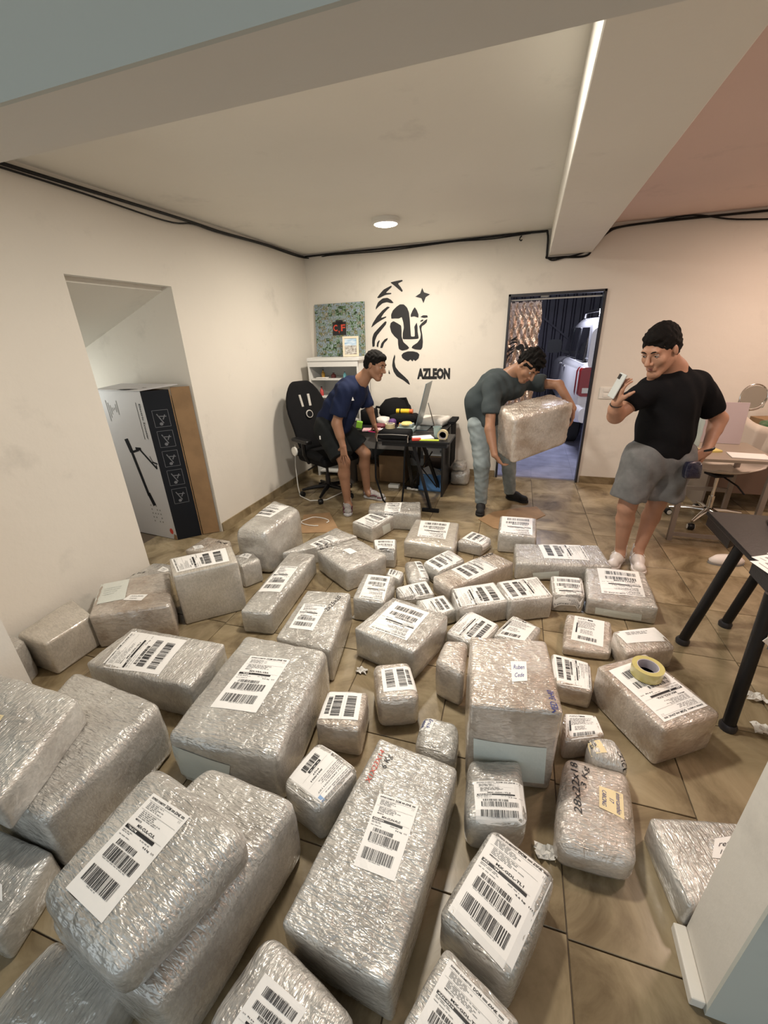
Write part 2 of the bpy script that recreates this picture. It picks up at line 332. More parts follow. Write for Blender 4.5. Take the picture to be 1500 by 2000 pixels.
# painted lion emblem and word on the back wall
LION=[[(-1.613,2.274),(-1.56,2.282),(-1.468,2.292),(-1.462,2.278),(-1.521,2.257),(-1.489,2.221),(-1.463,2.181),(-1.473,2.167),(-1.509,2.195),(-1.561,2.237)],[(-1.781,2.125),(-1.745,2.163),(-1.696,2.206),(-1.601,2.242),(-1.594,2.228),(-1.635,2.197),(-1.67,2.17),(-1.603,2.166),(-1.603,2.153),(-1.677,2.148),(-1.753,2.12)],[(-1.803,1.998),(-1.799,2.027),(-1.769,2.078),(-1.712,2.115),(-1.651,2.118),(-1.605,2.092),(-1.576,2.059),(-1.606,2.058),(-1.66,2.072),(-1.714,2.063),(-1.771,2.025)],[(-1.872,1.802),(-1.849,1.85),(-1.789,1.926),(-1.717,1.988),(-1.654,2.026),(-1.623,2.016),(-1.655,1.996),(-1.705,1.952),(-1.741,1.906),(-1.675,1.921),(-1.672,1.909),(-1.735,1.882),(-1.792,1.854)],[(-1.866,1.641),(-1.86,1.691),(-1.839,1.74),(-1.766,1.804),(-1.687,1.868),(-1.669,1.861),(-1.681,1.831),(-1.739,1.773),(-1.798,1.714),(-1.829,1.653),(-1.835,1.59),(-1.864,1.584)],[(-1.81,1.589),(-1.801,1.633),(-1.772,1.661),(-1.765,1.651),(-1.781,1.62),(-1.789,1.576)],[(-1.764,1.569),(-1.745,1.625),(-1.701,1.668),(-1.661,1.682),(-1.666,1.66),(-1.709,1.624),(-1.733,1.569)],[(-1.61,1.891),(-1.612,1.936),(-1.588,1.981),(-1.539,2.02),(-1.499,2.041),(-1.452,2.038),(-1.413,2.002),(-1.391,1.949),(-1.381,1.867),(-1.375,1.772),(-1.369,1.688),(-1.322,1.687),(-1.322,1.747),(-1.328,1.794),(-1.297,1.84),(-1.288,1.793),(-1.286,1.734),(-1.272,1.661),(-1.369,1.658),(-1.472,1.661),(-1.471,1.728),(-1.456,1.787),(-1.462,1.847),(-1.481,1.906),(-1.515,1.89),(-1.569,1.893)],[(-1.321,2.003),(-1.295,1.968),(-1.275,1.921),(-1.278,1.888),(-1.328,1.906),(-1.37,1.899),(-1.37,1.925),(-1.347,1.97)],[(-1.255,1.894),(-1.223,1.913),(-1.171,1.91),(-1.164,1.887),(-1.209,1.883)],[(-1.258,1.85),(-1.236,1.867),(-1.216,1.866),(-1.222,1.851),(-1.249,1.844)],[(-1.17,1.87),(-1.177,1.835),(-1.203,1.813),(-1.235,1.797),(-1.242,1.768),(-1.228,1.696),(-1.222,1.624),(-1.228,1.563),(-1.248,1.537),(-1.316,1.543),(-1.363,1.56),(-1.35,1.584),(-1.289,1.619),(-1.255,1.661),(-1.248,1.708),(-1.259,1.756),(-1.268,1.798),(-1.242,1.826),(-1.196,1.86)],[(-1.584,1.866),(-1.53,1.838),(-1.489,1.812),(-1.484,1.752),(-1.485,1.692),(-1.465,1.63),(-1.411,1.586),(-1.391,1.561),(-1.418,1.543),(-1.481,1.532),(-1.522,1.551),(-1.532,1.607),(-1.533,1.663),(-1.574,1.695),(-1.615,1.744),(-1.631,1.806),(-1.619,1.847)],[(-1.491,1.482),(-1.467,1.507),(-1.412,1.524),(-1.343,1.523),(-1.289,1.509),(-1.264,1.484),(-1.275,1.441),(-1.316,1.41),(-1.337,1.429),(-1.351,1.407),(-1.378,1.43),(-1.406,1.408),(-1.448,1.425),(-1.482,1.45)],[(-1.579,1.494),(-1.571,1.465),(-1.581,1.407),(-1.569,1.343),(-1.527,1.291),(-1.457,1.232),(-1.408,1.186),(-1.385,1.134),(-1.402,1.137),(-1.472,1.187),(-1.557,1.233),(-1.598,1.292),(-1.614,1.363),(-1.602,1.433)],[(-1.233,2.195),(-1.211,2.149),(-1.141,2.125),(-1.191,2.098),(-1.217,2.038),(-1.243,2.09),(-1.314,2.111),(-1.256,2.141)],[(-1.658,1.318),(-1.642,1.259),(-1.664,1.266)]]

em = thing('wall_emblem', 'black painted lion head emblem with mane strokes and star on the white wall', 'painting', (-1.4, YB, 1.7))
def flatpoly(pts, y, th=.0015):
    bm = bmesh.new(); vs = [bm.verts.new((x, y, z)) for x, z in pts]; f = bm.faces.new(vs)
    if len(pts) > 4: pass
    r = bmesh.ops.extrude_face_region(bm, geom=[f]); bmesh.ops.translate(bm, verts=[e for e in r['geom'] if isinstance(e, bmesh.types.BMVert)], vec=(0, -th, 0))
    bmesh.ops.triangulate(bm, faces=bm.faces); bmesh.ops.recalc_face_normals(bm, faces=bm.faces)
    me = bpy.data.meshes.new('p'); bm.to_mesh(me); bm.free(); return me
def chaikin(p, n=2):
    for _ in range(n):
        q = []
        for i in range(len(p)):
            a, b = p[i], p[(i + 1) % len(p)]
            q += [(a[0] * .88 + b[0] * .12, a[1] * .88 + b[1] * .12), (a[0] * .12 + b[0] * .88, a[1] * .12 + b[1] * .88)]
        p = q
    return p
BPAINT = mat('black_wall_paint', (.012, .012, .014), .6)
for k, pl in enumerate(LION):
    pts = [(x + 1.4, z - 1.7) for x, z in (pl if k == 15 else chaikin(pl))]
    link('star' if k == 15 else 'stroke', flatpoly(pts, -.0005), em, BPAINT)
v, f, a = text_polys('AZLEON', .065)
mb = MB(); mb.add([(-1.294 + x * .408, YB - .002, 1.197 + z * .131) for x, z in v], f)
wd = obj('painted_word', mb, BPAINT); 
so = wd.modifiers.new('s', 'SOLIDIFY'); so.thickness = .001
tag(wd, 'black painted word AZLEON in block capitals below the lion emblem', 'lettering')
# ------------------------------------------------------------------ parcels
PARCELS=[
('a1',0,0.376,[(-2.0383,2.3421),(-1.7635,2.3749),(-1.7405,2.8746),(-2.107,3.0234)],[('ship',[(-2.0553,2.8924),(-1.8571,2.879),(-1.8796,2.6156),(-2.0829,2.6409)],0)],{}),
('a2',0,0.13,[(-2.5764,2.3473),(-2.1744,2.4341),(-2.3026,2.5902),(-2.5625,2.6048)],[('note',[(-2.5519,2.4168),(-2.4871,2.4527),(-2.4327,2.4195),(-2.4946,2.3756)],0)],{}),
('a3',0,0.195,[(-1.8659,2.1502),(-1.7863,2.2799),(-1.9112,2.3627),(-2.0307,2.2807)],[('note',[(-1.9645,2.2624),(-1.963,2.3378),(-1.883,2.3167),(-1.8717,2.2545)],0)],{'hole':1}),
('a4',0,0.381,[(-1.986,1.6742),(-1.6924,1.9349),(-1.8804,2.1152),(-2.1867,1.8534)],[('ship',[(-1.9889,1.7133),(-2.1576,1.8431),(-1.9001,2.0748),(-1.7502,1.9227)],0)],{}),
('a5',0,0.169,[(-1.5663,1.719),(-1.3674,1.7479),(-1.4377,2.5018),(-1.66,2.495)],[('ship',[(-1.6062,2.2622),(-1.4687,2.2837),(-1.4245,1.9624),(-1.5718,1.9282)],0)],{}),
('a6',0,0.223,[(-1.1735,1.5079),(-0.8389,1.5006),(-0.9366,2.0166),(-1.2205,1.9686)],[('ship',[(-1.1654,1.8261),(-1.0171,1.8403),(-0.9943,1.6083),(-1.1399,1.5988)],0)],{}),
('b1',0,0.185,[(-1.3217,3.3802),(-0.8178,3.4278),(-0.8941,3.7245),(-1.3695,3.5694)],[('ship',[(-1.0131,3.403),(-1.1618,3.3793),(-1.2143,3.605),(-1.061,3.6415)],0)],{}),
('b2',0,0.148,[(-1.4094,3.176),(-1.1821,3.087),(-1.0695,3.4037),(-1.2844,3.4914)],[('ship',[(-1.1811,3.0852),(-1.3945,3.1779),(-1.2753,3.466),(-1.0841,3.3861)],0)],{}),
('b3',0,0.15,[(-0.8425,2.9168),(-0.4189,2.9076),(-0.4555,3.3866),(-0.8547,3.38)],[('ship',[(-0.5144,3.0271),(-0.7521,3.0246),(-0.798,3.3452),(-0.5347,3.3648)],0)],{}),
('b4',0,0.168,[(-1.0127,2.7012),(-0.8551,2.7249),(-0.9027,2.913),(-1.085,2.8566)],[('ship',[(-0.8556,2.7133),(-1.0049,2.6918),(-1.0695,2.839),(-0.9088,2.8897)],0.07)],{}),
('b5',0,0.182,[(-1.4441,2.5351),(-1.0967,2.312),(-0.8878,2.6051),(-1.2206,2.8214)],[('note0',[(-1.2423,2.585),(-1.2007,2.6305),(-1.1172,2.5836),(-1.1556,2.5319)],0)],{}),
('b6',0,0.15,[(-1.727,2.4782),(-1.5551,2.5846),(-1.2484,2.9096),(-1.5006,3.0242)],[('ship',[(-1.4869,2.8565),(-1.3444,2.8038),(-1.4278,2.6242),(-1.5706,2.6508)],0)],{}),
('b7',0,0.176,[(-0.9324,2.0243),(-0.7222,2.0368),(-0.7416,2.3475),(-0.9632,2.3297)],[('ship',[(-0.7293,2.0486),(-0.8917,2.0383),(-0.9268,2.3154),(-0.7695,2.3301)],0)],{}),
('b8',0,0.1,[(-0.8532,2.4646),(-0.7359,2.4249),(-0.7339,2.5409),(-0.856,2.5613)],[('ship',[(-0.7329,2.5236),(-0.7369,2.4288),(-0.8377,2.4661),(-0.8432,2.5467)],0)],{}),
('b9',0,0.1,[(-0.6615,2.4311),(-0.5296,2.5087),(-0.6459,2.7445),(-0.7706,2.687)],[('ship',[(-0.5362,2.5042),(-0.5827,2.4775),(-0.6971,2.7039),(-0.6494,2.7247)],0)],{}),
('b10',0,0.09,[(-0.682,2.2265),(-0.4589,2.3311),(-0.5518,2.4909),(-0.739,2.3446)],[('ship',[(-0.6334,2.2189),(-0.7275,2.3318),(-0.5504,2.4677),(-0.4651,2.3266)],0)],{}),
('b11',0,0.1,[(-0.4686,2.0511),(-0.2825,2.1781),(-0.3931,2.3341),(-0.562,2.2147)],[('ship',[(-0.4337,2.0685),(-0.5326,2.2082),(-0.396,2.3119),(-0.3057,2.1798)],0)],{}),
('b12',0,0.203,[(-0.797,1.72),(-0.4248,1.627),(-0.3055,1.9775),(-0.6736,2.0784)],[('ship',[(-0.4833,1.7004),(-0.7206,1.7477),(-0.6445,2.0268),(-0.416,1.9685)],0)],{}),
('c1',0,0.104,[(-0.4308,3.1228),(-0.2275,3.0808),(-0.1591,3.2414),(-0.3356,3.3507)],[('ship',[(-0.1643,3.2477),(-0.2295,3.0963),(-0.399,3.1678),(-0.333,3.3279)],0.05)],{}),
('c2',0,0.175,[(-0.1026,3.1993),(0.1898,3.2156),(0.1972,3.5933),(-0.1145,3.5749)],[('ship',[(0.1617,3.2152),(-0.0873,3.2104),(-0.0964,3.5653),(0.1621,3.5824)],0)],{}),
('c3',0,0.13,[(-0.6194,2.6656),(-0.4739,2.5454),(-0.3156,2.7779),(-0.4685,2.9147)],[('ship',[(-0.4652,2.8953),(-0.3229,2.7731),(-0.4741,2.5643),(-0.6059,2.6585)],0)],{}),
('c4',0,0.15,[(-0.5002,2.4555),(-0.3526,2.3311),(0.0396,2.7969),(-0.1432,2.9183)],[('ship',[(-0.2345,2.7923),(-0.0698,2.6821),(-0.2515,2.4586),(-0.3896,2.5674)],0)],{}),
('d1',0,0.149,[(-0.2703,2.1288),(0.0232,2.2929),(-0.084,2.5015),(-0.3515,2.345)],[('ship',[(-0.2648,2.1327),(-0.3449,2.325),(-0.0892,2.4773),(0.0103,2.2919)],0)],{}),
('d2',0,0.167,[(0.029,2.2684),(0.2904,2.3915),(0.1956,2.6214),(-0.0699,2.4765)],[('ship',[(0.1881,2.596),(0.2807,2.3913),(0.0314,2.2715),(-0.0654,2.4552)],0)],{}),
('e1',0,0.145,[(0.0507,2.801),(0.7051,2.9225),(0.6533,3.2479),(0.029,3.1135)],[('ship',[(0.5189,3.2014),(0.5623,2.9644),(0.2474,2.9125),(0.2033,3.1467)],0)],{}),
('e2',0,0.128,[(0.5012,2.491),(0.9006,2.4904),(0.9104,2.9352),(0.5339,2.922)],[('ship',[(0.8459,2.5886),(0.5901,2.5654),(0.6047,2.9008),(0.8701,2.9142)],0)],{}),
('e3',0,0.136,[(0.2912,2.4671),(0.4856,2.4969),(0.4896,2.7243),(0.2877,2.704)],[('ship',[(0.4813,2.4926),(0.2935,2.4646),(0.2897,2.6877),(0.4877,2.714)],0.06)],{}),
('e4',0,0.066,[(0.3366,2.0545),(0.5842,2.0744),(0.6274,2.3624),(0.3806,2.3824)],[('bill',[(0.4229,2.3645),(0.5886,2.3537),(0.5462,2.103),(0.381,2.122)],0)],{}),
('e5',0,0.143,[(0.6312,1.9911),(0.8872,2.1125),(0.8276,2.2787),(0.593,2.1663)],[('plain',[(0.5988,2.1604),(0.8168,2.2586),(0.8681,2.1537),(0.6439,2.0688)],0)],{}),
('f1',0,0.216,[(0.66,1.4596),(0.9073,1.6197),(0.6917,1.9296),(0.4488,1.7654)],[('ship',[(0.8649,1.645),(0.6691,1.5021),(0.4983,1.7458),(0.6847,1.8911)],0)],{}),
('f2',0,0.121,[(0.273,1.6998),(0.4388,1.6924),(0.4507,1.8982),(0.2626,1.9185)],[('ship',[(0.4486,1.8872),(0.4344,1.7013),(0.2724,1.7037),(0.2615,1.9073)],0)],{}),
('f3',0,0.126,[(0.2937,1.3773),(0.4591,1.4494),(0.4367,1.5554),(0.2967,1.5253)],[('bill',[(0.3061,1.517),(0.4304,1.5453),(0.4524,1.4501),(0.2991,1.3816)],0)],{}),
('f4',0,0.16,[(0.3913,1.3039),(0.5195,1.2987),(0.4855,1.4192),(0.3832,1.3985)],[('noteY',[(0.3587,1.3962),(0.4112,1.4144),(0.4418,1.3326),(0.3844,1.3154)],0)],{}),
('g1',0,0.435,[(-0.0882,1.1655),(0.2424,1.2278),(0.1925,1.6178),(-0.1384,1.5559)],[('noteB',[(0.0454,1.4305),(0.1085,1.4487),(0.1136,1.34),(0.0561,1.3177)],0)],{}),
('g2',0,0.233,[(-0.2997,1.5655),(-0.1525,1.5178),(-0.1653,1.758),(-0.2811,1.7415)],[],{}),
('g3',0,0.11,[(-0.3118,1.9432),(-0.1076,1.8758),(-0.0174,2.0986),(-0.2114,2.1949)],[('ship',[(-0.3058,1.942),(-0.2099,2.1815),(-0.0231,2.0891),(-0.1117,1.8846)],0)],{}),
('g4',0,0.1,[(-0.0477,2.0026),(0.1415,1.9588),(0.2202,2.1445),(0.0547,2.2291)],[('bill',[(0.0577,2.2165),(0.1969,2.1593),(0.1242,1.9901),(-0.0486,2.0088)],0)],{}),
('h1',0,0.185,[(-0.51,1.3001),(-0.3326,1.3704),(-0.4379,1.5829),(-0.6073,1.5116)],[('ship',[(-0.423,1.5473),(-0.3524,1.4115),(-0.4989,1.3497),(-0.5553,1.4801)],0)],{}),
('h2',0,0.169,[(-0.7397,1.1186),(-0.5395,1.1412),(-0.5771,1.3514),(-0.7642,1.3062)],[('ship',[(-0.7348,1.1449),(-0.7596,1.292),(-0.5995,1.3295),(-0.5633,1.1848)],0)],{}),
('h3',0,0.14,[(-0.3027,1.1577),(-0.1324,1.1455),(-0.1445,1.3313),(-0.3006,1.327)],[('noteE',[(-0.2418,1.3137),(-0.253,1.2379),(-0.3101,1.2498),(-0.2998,1.3133)],0)],{}),
('h4',0,0.19,[(-0.7309,0.8329),(-0.554,0.7849),(-0.4754,0.9745),(-0.6857,1.0399)],[('ml',[(-0.4807,0.9728),(-0.5549,0.788),(-0.7209,0.8358),(-0.6758,1.0307)],0)],{}),
('i1',0,0.274,[(-1.2492,0.819),(-0.7583,0.8667),(-0.8259,1.4525),(-1.3066,1.4454)],[('ship',[(-1.173,1.3007),(-0.9683,1.3305),(-0.9493,1.0144),(-1.1597,0.9847)],0)],{}),
('i2',0,0.22,[(-2.0255,1.0666),(-1.3797,1.0912),(-1.413,1.397),(-2.0259,1.3652)],[('ship',[(-1.9225,1.0713),(-1.9955,1.3289),(-1.629,1.3535),(-1.581,1.1098)],0)],{}),
('i3',0,0.242,[(-2.3443,1.3447),(-1.9416,1.5716),(-2.2757,1.9024),(-2.6038,1.6376)],[('sheet',[(-2.5897,1.6319),(-2.4519,1.7347),(-2.272,1.5379),(-2.4191,1.436)],0),('noteJ',[(-2.2755,1.583),(-2.1691,1.6181),(-2.1552,1.5533),(-2.2751,1.5257)],0)],{'card':1}),
('i4',0,0.15,[(-2.6576,1.7144),(-2.338,1.9385),(-2.4722,2.0986),(-2.6249,2.0903)],[('note',[(-2.5013,2.0488),(-2.4074,2.0276),(-2.4207,1.9864),(-2.4897,1.9829)],0)],{}),
('i5',0,0.227,[(-2.6242,1.1179),(-2.3721,1.1066),(-2.3621,1.3801),(-2.6582,1.4735)],[],{}),
('i6',0,0.24,[(-2.665,.93),(-2.42,.94),(-2.50,1.09),(-2.665,1.10)],[],{}),
('j1',0,0.3,[(-1.7539,0.4463),(-1.3622,0.4343),(-1.3628,0.9288),(-1.9336,0.9701)],[],{}),
('j2',0.3,0.14,[(-1.9598,0.3992),(-1.4227,0.3816),(-1.5737,0.7639),(-2.1327,0.7615)],[('noteY',[(-1.8271,0.6054),(-1.7567,0.6119),(-1.7305,0.5689),(-1.7846,0.5641)],0)],{}),
('k1',0.301,0.14,[(-1.0727,0.2654),(-0.7383,0.2082),(-0.6243,0.548),(-1.0659,0.6403)],[('ship',[(-0.9741,0.5519),(-0.8146,0.5284),(-0.8469,0.2697),(-1.0021,0.2946)],0)],{}),
('k2',0,0.301,[(-1.1,0.26),(-0.68,0.22),(-0.6,0.74),(-0.98,0.76)],[],{}),
('k3',0,0.14,[(-1.7083,0.2114),(-1.319,0.2127),(-1.3829,0.4247),(-1.7428,0.4136)],[('note',[(-1.5342,0.3124),(-1.4423,0.308),(-1.3948,0.2793),(-1.4704,0.2758)],0)],{}),
('k4',0,0.16,[(-1.1722,0.0765),(-0.8598,0.0953),(-0.8618,0.2484),(-1.143,0.2658)],[],{}),
('l1',0,0.204,[(-0.5183,0.4748),(-0.1827,0.4438),(-0.1098,1.0768),(-0.4373,1.1101)],[('ship',[(-0.3638,0.894),(-0.2183,0.8926),(-0.2372,0.6599),(-0.3709,0.6622)],0)],{}),
('m1',0,0.19,[(-0.0992,0.6329),(0.1083,0.5497),(0.229,0.8359),(0.0306,0.9175)],[('shipTL1',[(0.0394,0.9068),(0.2206,0.8276),(0.1009,0.5644),(-0.073,0.6504)],0)],{}),
('m2',0,0.182,[(-0.0537,0.9113),(0.1457,0.9657),(0.1156,1.1996),(-0.0788,1.1411)],[('shipTL2',[(-0.0484,1.0509),(0.1263,1.0999),(0.1468,0.9641),(-0.0239,0.9202)],0)],{}),
('m3',0,0.128,[(0.2377,0.9568),(0.4864,0.9697),(0.5231,1.306),(0.2931,1.3127)],[('noteI',[(0.4807,1.1994),(0.4692,1.1042),(0.3903,1.1211),(0.401,1.2047)],0)],{}),
('n1',0,0.128,[(0.6044,0.8956),(0.8644,1.0046),(0.8522,1.2148),(0.5544,1.1443)],[('note',[(0.741,1.1243),(0.8165,1.1604),(0.7853,1.0736),(0.7107,1.0564)],0)],{}),
('o1',0,0.22,[(-0.5935,0.2463),(-0.3309,0.196),(-0.2364,0.3714),(-0.5413,0.455)],[('ship',[(-0.41,0.2233),(-0.5319,0.2407),(-0.4953,0.3706),(-0.3621,0.3468)],0)],{}),
('o2',0,0.24,[(-0.1386,0.3858),(0.0137,0.3025),(0.1298,0.4792),(-0.0617,0.5571)],[('ship',[(-0.0493,0.5313),(0.101,0.4707),(0.0235,0.3044),(-0.1219,0.3618)],0)],{}),
]

def axis_pts(h, r, n):
    e = [-h + r * (1 - math.cos(a)) for a in (0, .55, 1.05, 1.5708)]
    mid = [(-h + r) + (2 * (h - r)) * i / n for i in range(1, n)]
    return e[:1] + e[1:] + mid + [-q for q in e[::-1]]
def parcel_mesh(quad, h, seed, r=.03, bulge=.006, lump=.004, hole=False):
    rnd = random.Random(seed)
    ph = [rnd.uniform(0, 6.28) for _ in range(12)]
    q = [Vector((a, b)) for a, b in quad]; c = sum(q, Vector((0, 0))) / 4
    L = [(q[1] - q[0]).length, (q[2] - q[1]).length, (q[3] - q[2]).length, (q[0] - q[3]).length]
    hx, hy, hz = (L[0] + L[2]) / 4, (L[1] + L[3]) / 4, h / 2; r = min(r, hx * .45, hy * .45, hz * .6)
    ang = math.atan2(*( (q[1] - q[0]) + (q[2] - q[3]) ).yx)
    co, si = math.cos(-ang), math.sin(-ang)
    ql = [Vector(((p - c).x * co - (p - c).y * si, (p - c).x * si + (p - c).y * co)) for p in q]
    def warp(u, v):   # u,v in -1..1
        a, b = (u + 1) / 2, (v + 1) / 2
        return ql[0] * (1 - a) * (1 - b) + ql[1] * a * (1 - b) + ql[2] * a * b + ql[3] * (1 - a) * b
    nx, ny, nz = max(4, int(hx / .018)), max(4, int(hy / .018)), max(3, int(hz / .018))
    ax, ay, az = axis_pts(hx, r, nx), axis_pts(hy, r, ny), axis_pts(hz, r, nz)
    vid = {}; V = []; F = []
    taper = 1 + rnd.uniform(-.01, .02)
    def vert(i, j, k):
        key = (i, j, k)
        if key in vid: return vid[key]
        p = Vector((ax[i], ay[j], az[k])); core = Vector((max(-hx + r, min(hx - r, p.x)), max(-hy + r, min(hy - r, p.y)), max(-hz + r, min(hz - r, p.z))))
        d = p - core; n = d.normalized() if d.length > 1e-9 else Vector((0, 0, 0))
        s = core + n * r
        # bulge outward in the middle of the faces, lumps everywhere
        bx = max(0, 1 - (s.x / hx) ** 2); by = max(0, 1 - (s.y / hy) ** 2); bz = max(0, 1 - (s.z / hz) ** 2)
        if abs(n.z) > .5: amp = bx * by * bulge * (1 if n.z > 0 else 0)
        elif abs(n.x) > .5: amp = by * bz * bulge * 1.3
        else: amp = bx * bz * bulge * 1.3
        w1 = math.sin(s.x * 31 + ph[0]) * math.sin(s.y * 27 + ph[1] + s.z * 21) + .6 * math.sin(s.x * 67 + s.z * 53 + ph[2]) * math.sin(s.y * 71 + ph[3])
        edge = .35 + .65 * (1 - min(1, max(abs(n.x), abs(n.y), abs(n.z)) if n.length else 1)) * 3
        s = s + n * (amp + lump * w1 * min(edge, 1.2) * (1.0 if n.z > -.5 else 0))
        u, v = max(-1.2, min(1.2, s.x / hx)), max(-1.2, min(1.2, s.y / hy)); g = warp(u, v)
        if hole and s.y < -hy * .5: pass
        z = s.z + hz
        vid[key] = len(V); V.append((g.x, g.y, max(z, .0015))); return vid[key]
    X, Y, Z = len(ax) - 1, len(ay) - 1, len(az) - 1
    for i in range(X):
        for j in range(Y):
            F.append((vert(i, j, Z), vert(i + 1, j, Z), vert(i + 1, j + 1, Z), vert(i, j + 1, Z))); F.append((vert(i, j, 0), vert(i, j + 1, 0), vert(i + 1, j + 1, 0), vert(i + 1, j, 0)))
    for i in range(X):
        for k in range(Z):
            F.append((vert(i, 0, k), vert(i + 1, 0, k), vert(i + 1, 0, k + 1), vert(i, 0, k + 1))); F.append((vert(i, Y, k), vert(i, Y, k + 1), vert(i + 1, Y, k + 1), vert(i + 1, Y, k)))
    for j in range(Y):
        for k in range(Z):
            F.append((vert(0, j, k), vert(0, j, k + 1), vert(0, j + 1, k + 1), vert(0, j + 1, k))); F.append((vert(X, j, k), vert(X, j + 1, k), vert(X, j + 1, k + 1), vert(X, j, k + 1)))
    return V, F, c, ang, ql
class Surf:
    def __init__(s, V, F, ql, h): s.b = BVHTree.FromPolygons([Vector(v) for v in V], F); s.ql = ql; s.h = h
    def at(s, x, y, off):
        q = s.b.ray_cast(Vector((x, y, s.h + .3)), Vector((0, 0, -1)))
        if q[0] is not None and q[0].z > s.h * .25: return q[0] + Vector((0, 0, off))
        n = s.b.find_nearest(Vector((x, y, s.h - .02)))
        return n[0] + n[1] * off
def stick(name, surf, lq, items, mats, parent, fold=0, grid=(8, 12), th=.0007):
    """paper on the parcel's surface; lq = TL,TR,BR,BL in the parcel's frame; items = (verts uv, faces, material)"""
    TL, TR, BR, BL = [Vector(p) for p in lq]
    hgt = ((BL - TL).length + (BR - TR).length) / 2
    def P(u, v, off):
        if v < 0 and fold:
            e = TL * (1 - u) + TR * u; d = -v * hgt
            top = surf.at(e.x, e.y, off); out = ((TL + TR) / 2 - (BL + BR) / 2).normalized()
            w = min(1, d / .02)
            n = surf.b.find_nearest(Vector((e.x + out.x * .03, e.y + out.y * .03, max(.01, top.z - d))))
            q = n[0] + n[1] * (off + .0015); q.z = top.z - d * .98
            return top.lerp(q, w)
        p = (TL * (1 - u) + TR * u) * (1 - v) + (BL * (1 - u) + BR * u) * v
        return surf.at(p.x, p.y, off)
    v0 = -fold / hgt if fold else 0
    V, F, M = [], [], []; nu, nv = grid
    for j in range(nv + 1):
        for i in range(nu + 1): V.append(P(i / nu, v0 + (1 - v0) * j / nv, .0016))
    for j in range(nv):
        for i in range(nu):
            a = j * (nu + 1) + i; F.append((a, a + nu + 1, a + nu + 2, a + 1)); M.append(0)
    for vs, fs, mi in items:
        o = len(V)
        for u, v in vs: V.append(P(min(max(u, 0), 1), v0 + (1 - v0) * v, .0026))
        F += [tuple(i + o for i in f) for f in fs]; M += [mi] * len(fs)
    me = bpy.data.meshes.new(name); me.from_pydata([tuple(v) for v in V], [], F); me.polygons.foreach_set('material_index', M); me.update()
    for p in me.polygons:
        pass
    o = link(name, me, parent, mats)
    if o.data.polygons[0].normal.z < 0: me.flip_normals()
    return o
def rect(u0, v0, u1, v1, mi=1, nu=1, nv=1):
    vs, fs = [], []
    for j in range(nv + 1):
        for i in range(nu + 1): vs.append((u0 + (u1 - u0) * i / nu, v0 + (v1 - v0) * j / nv))
    for j in range(nv):
        for i in range(nu):
            a = j * (nu + 1) + i; fs.append((a, a + nu + 1, a + nu + 2, a + 1))
    return (vs, fs, mi)
def txt(s, u0, v0, w, h, mi=1, bold=False, shear=0, rot=0):
    v, f, a = text_polys(s, bold, shear)
    if rot == 0: vs = [(u0 + x * w, v0 + (1 - y) * h) for x, y in v]
    else: vs = [(u0 + (1 - y) * w if rot > 0 else u0 + y * w, v0 + x * h if rot > 0 else v0 + (1 - x) * h) for x, y in v]
    if rot == 0: f = [tuple(q[::-1]) for q in f]
    return (vs, f, mi)
def barcode(rnd, u0, v0, u1, v1, n=34):
    vs, fs = [], []; x = 0.0; ws = [rnd.choice((1, 1, 2, 3)) for _ in range(2 * n)]; t = sum(ws)
    for i, wd in enumerate(ws):
        if i % 2 == 0:
            a, b = u0 + (u1 - u0) * x / t, u0 + (u1 - u0) * (x + wd) / t
            o = len(vs); m = (v0 + v1) / 2
            vs += [(a, v0), (b, v0), (b, m), (a, m), (b, v1), (a, v1)]; fs += [(o + 3, o + 2, o + 1, o), (o + 5, o + 4, o + 2, o + 3)]
        x += wd
    return (vs, fs, 1)
def lines(rnd, u0, v0, u1, v1, n, mi=2):
    vs, fs = [], []; hh = (v1 - v0) / n
    for k in range(n):
        x = u0; y = v0 + k * hh
        end = u0 + (u1 - u0) * rnd.uniform(.55, 1)
        while x < end:
            wd = rnd.uniform(.03, .11); o = len(vs); e = min(x + wd, end)
            vs += [(x, y), (e, y), (e, y + hh * .42), (x, y + hh * .42)]; fs.append((o + 3, o + 2, o + 1, o)); x = e + .018
    return (vs, fs, mi)
def ship_items(rnd, dest, big, code='ADI-03M'):
    it = [txt('EXPRESS DOMESTIC', .06, .03, .36, .022, 1, True), txt('DOM', .45, .024, .13, .034, 1, True)]
    it += [rect(.60, .034, .68, .040), rect(.60, .046, .68, .052), txt('DHL', .69, .028, .15, .028, 1, True, .4), rect(.86, .034, .94, .040), rect(.86, .046, .94, .052)]
    it += [rect(.05, .072, .95, .0745, 2, 5), lines(rnd, .10, .085, .55, .16, 5), txt('1/1' if big else 'E', .88, .085, .05, .022, 2), rect(.05, .172, .95, .1745, 2, 5)]
    it += [lines(rnd, .12, .185, .70, .265, 5), txt('MEXICO', .12, .272, .16, .016, 1, True)]
    it += [txt(dest, .26, .304, .46, .027, 1, True), rect(.05, .345, .95, .347, 2, 5)]
    it += [rect(.05, .352, .80, .384, 1, 6), (txt(code, .07, .358, .27, .021, 3, True))]
    it += [lines(rnd, .06, .40, .40, .43, 2), lines(rnd, .52, .40, .78, .415, 1), txt('4.6 kg  1/1', .66, .425, .28, .02, 1, True), lines(rnd, .06, .45, .45, .465, 1)]
    it += [barcode(rnd, .16, .485, .66, .535, 30), barcode(rnd, .12, .548, .86, .665, 36), lines(rnd, .14, .672, .8, .682, 1), barcode(rnd, .10, .745, .84, .885, 36), lines(rnd, .3, .893, .7, .903, 1)]
    return it
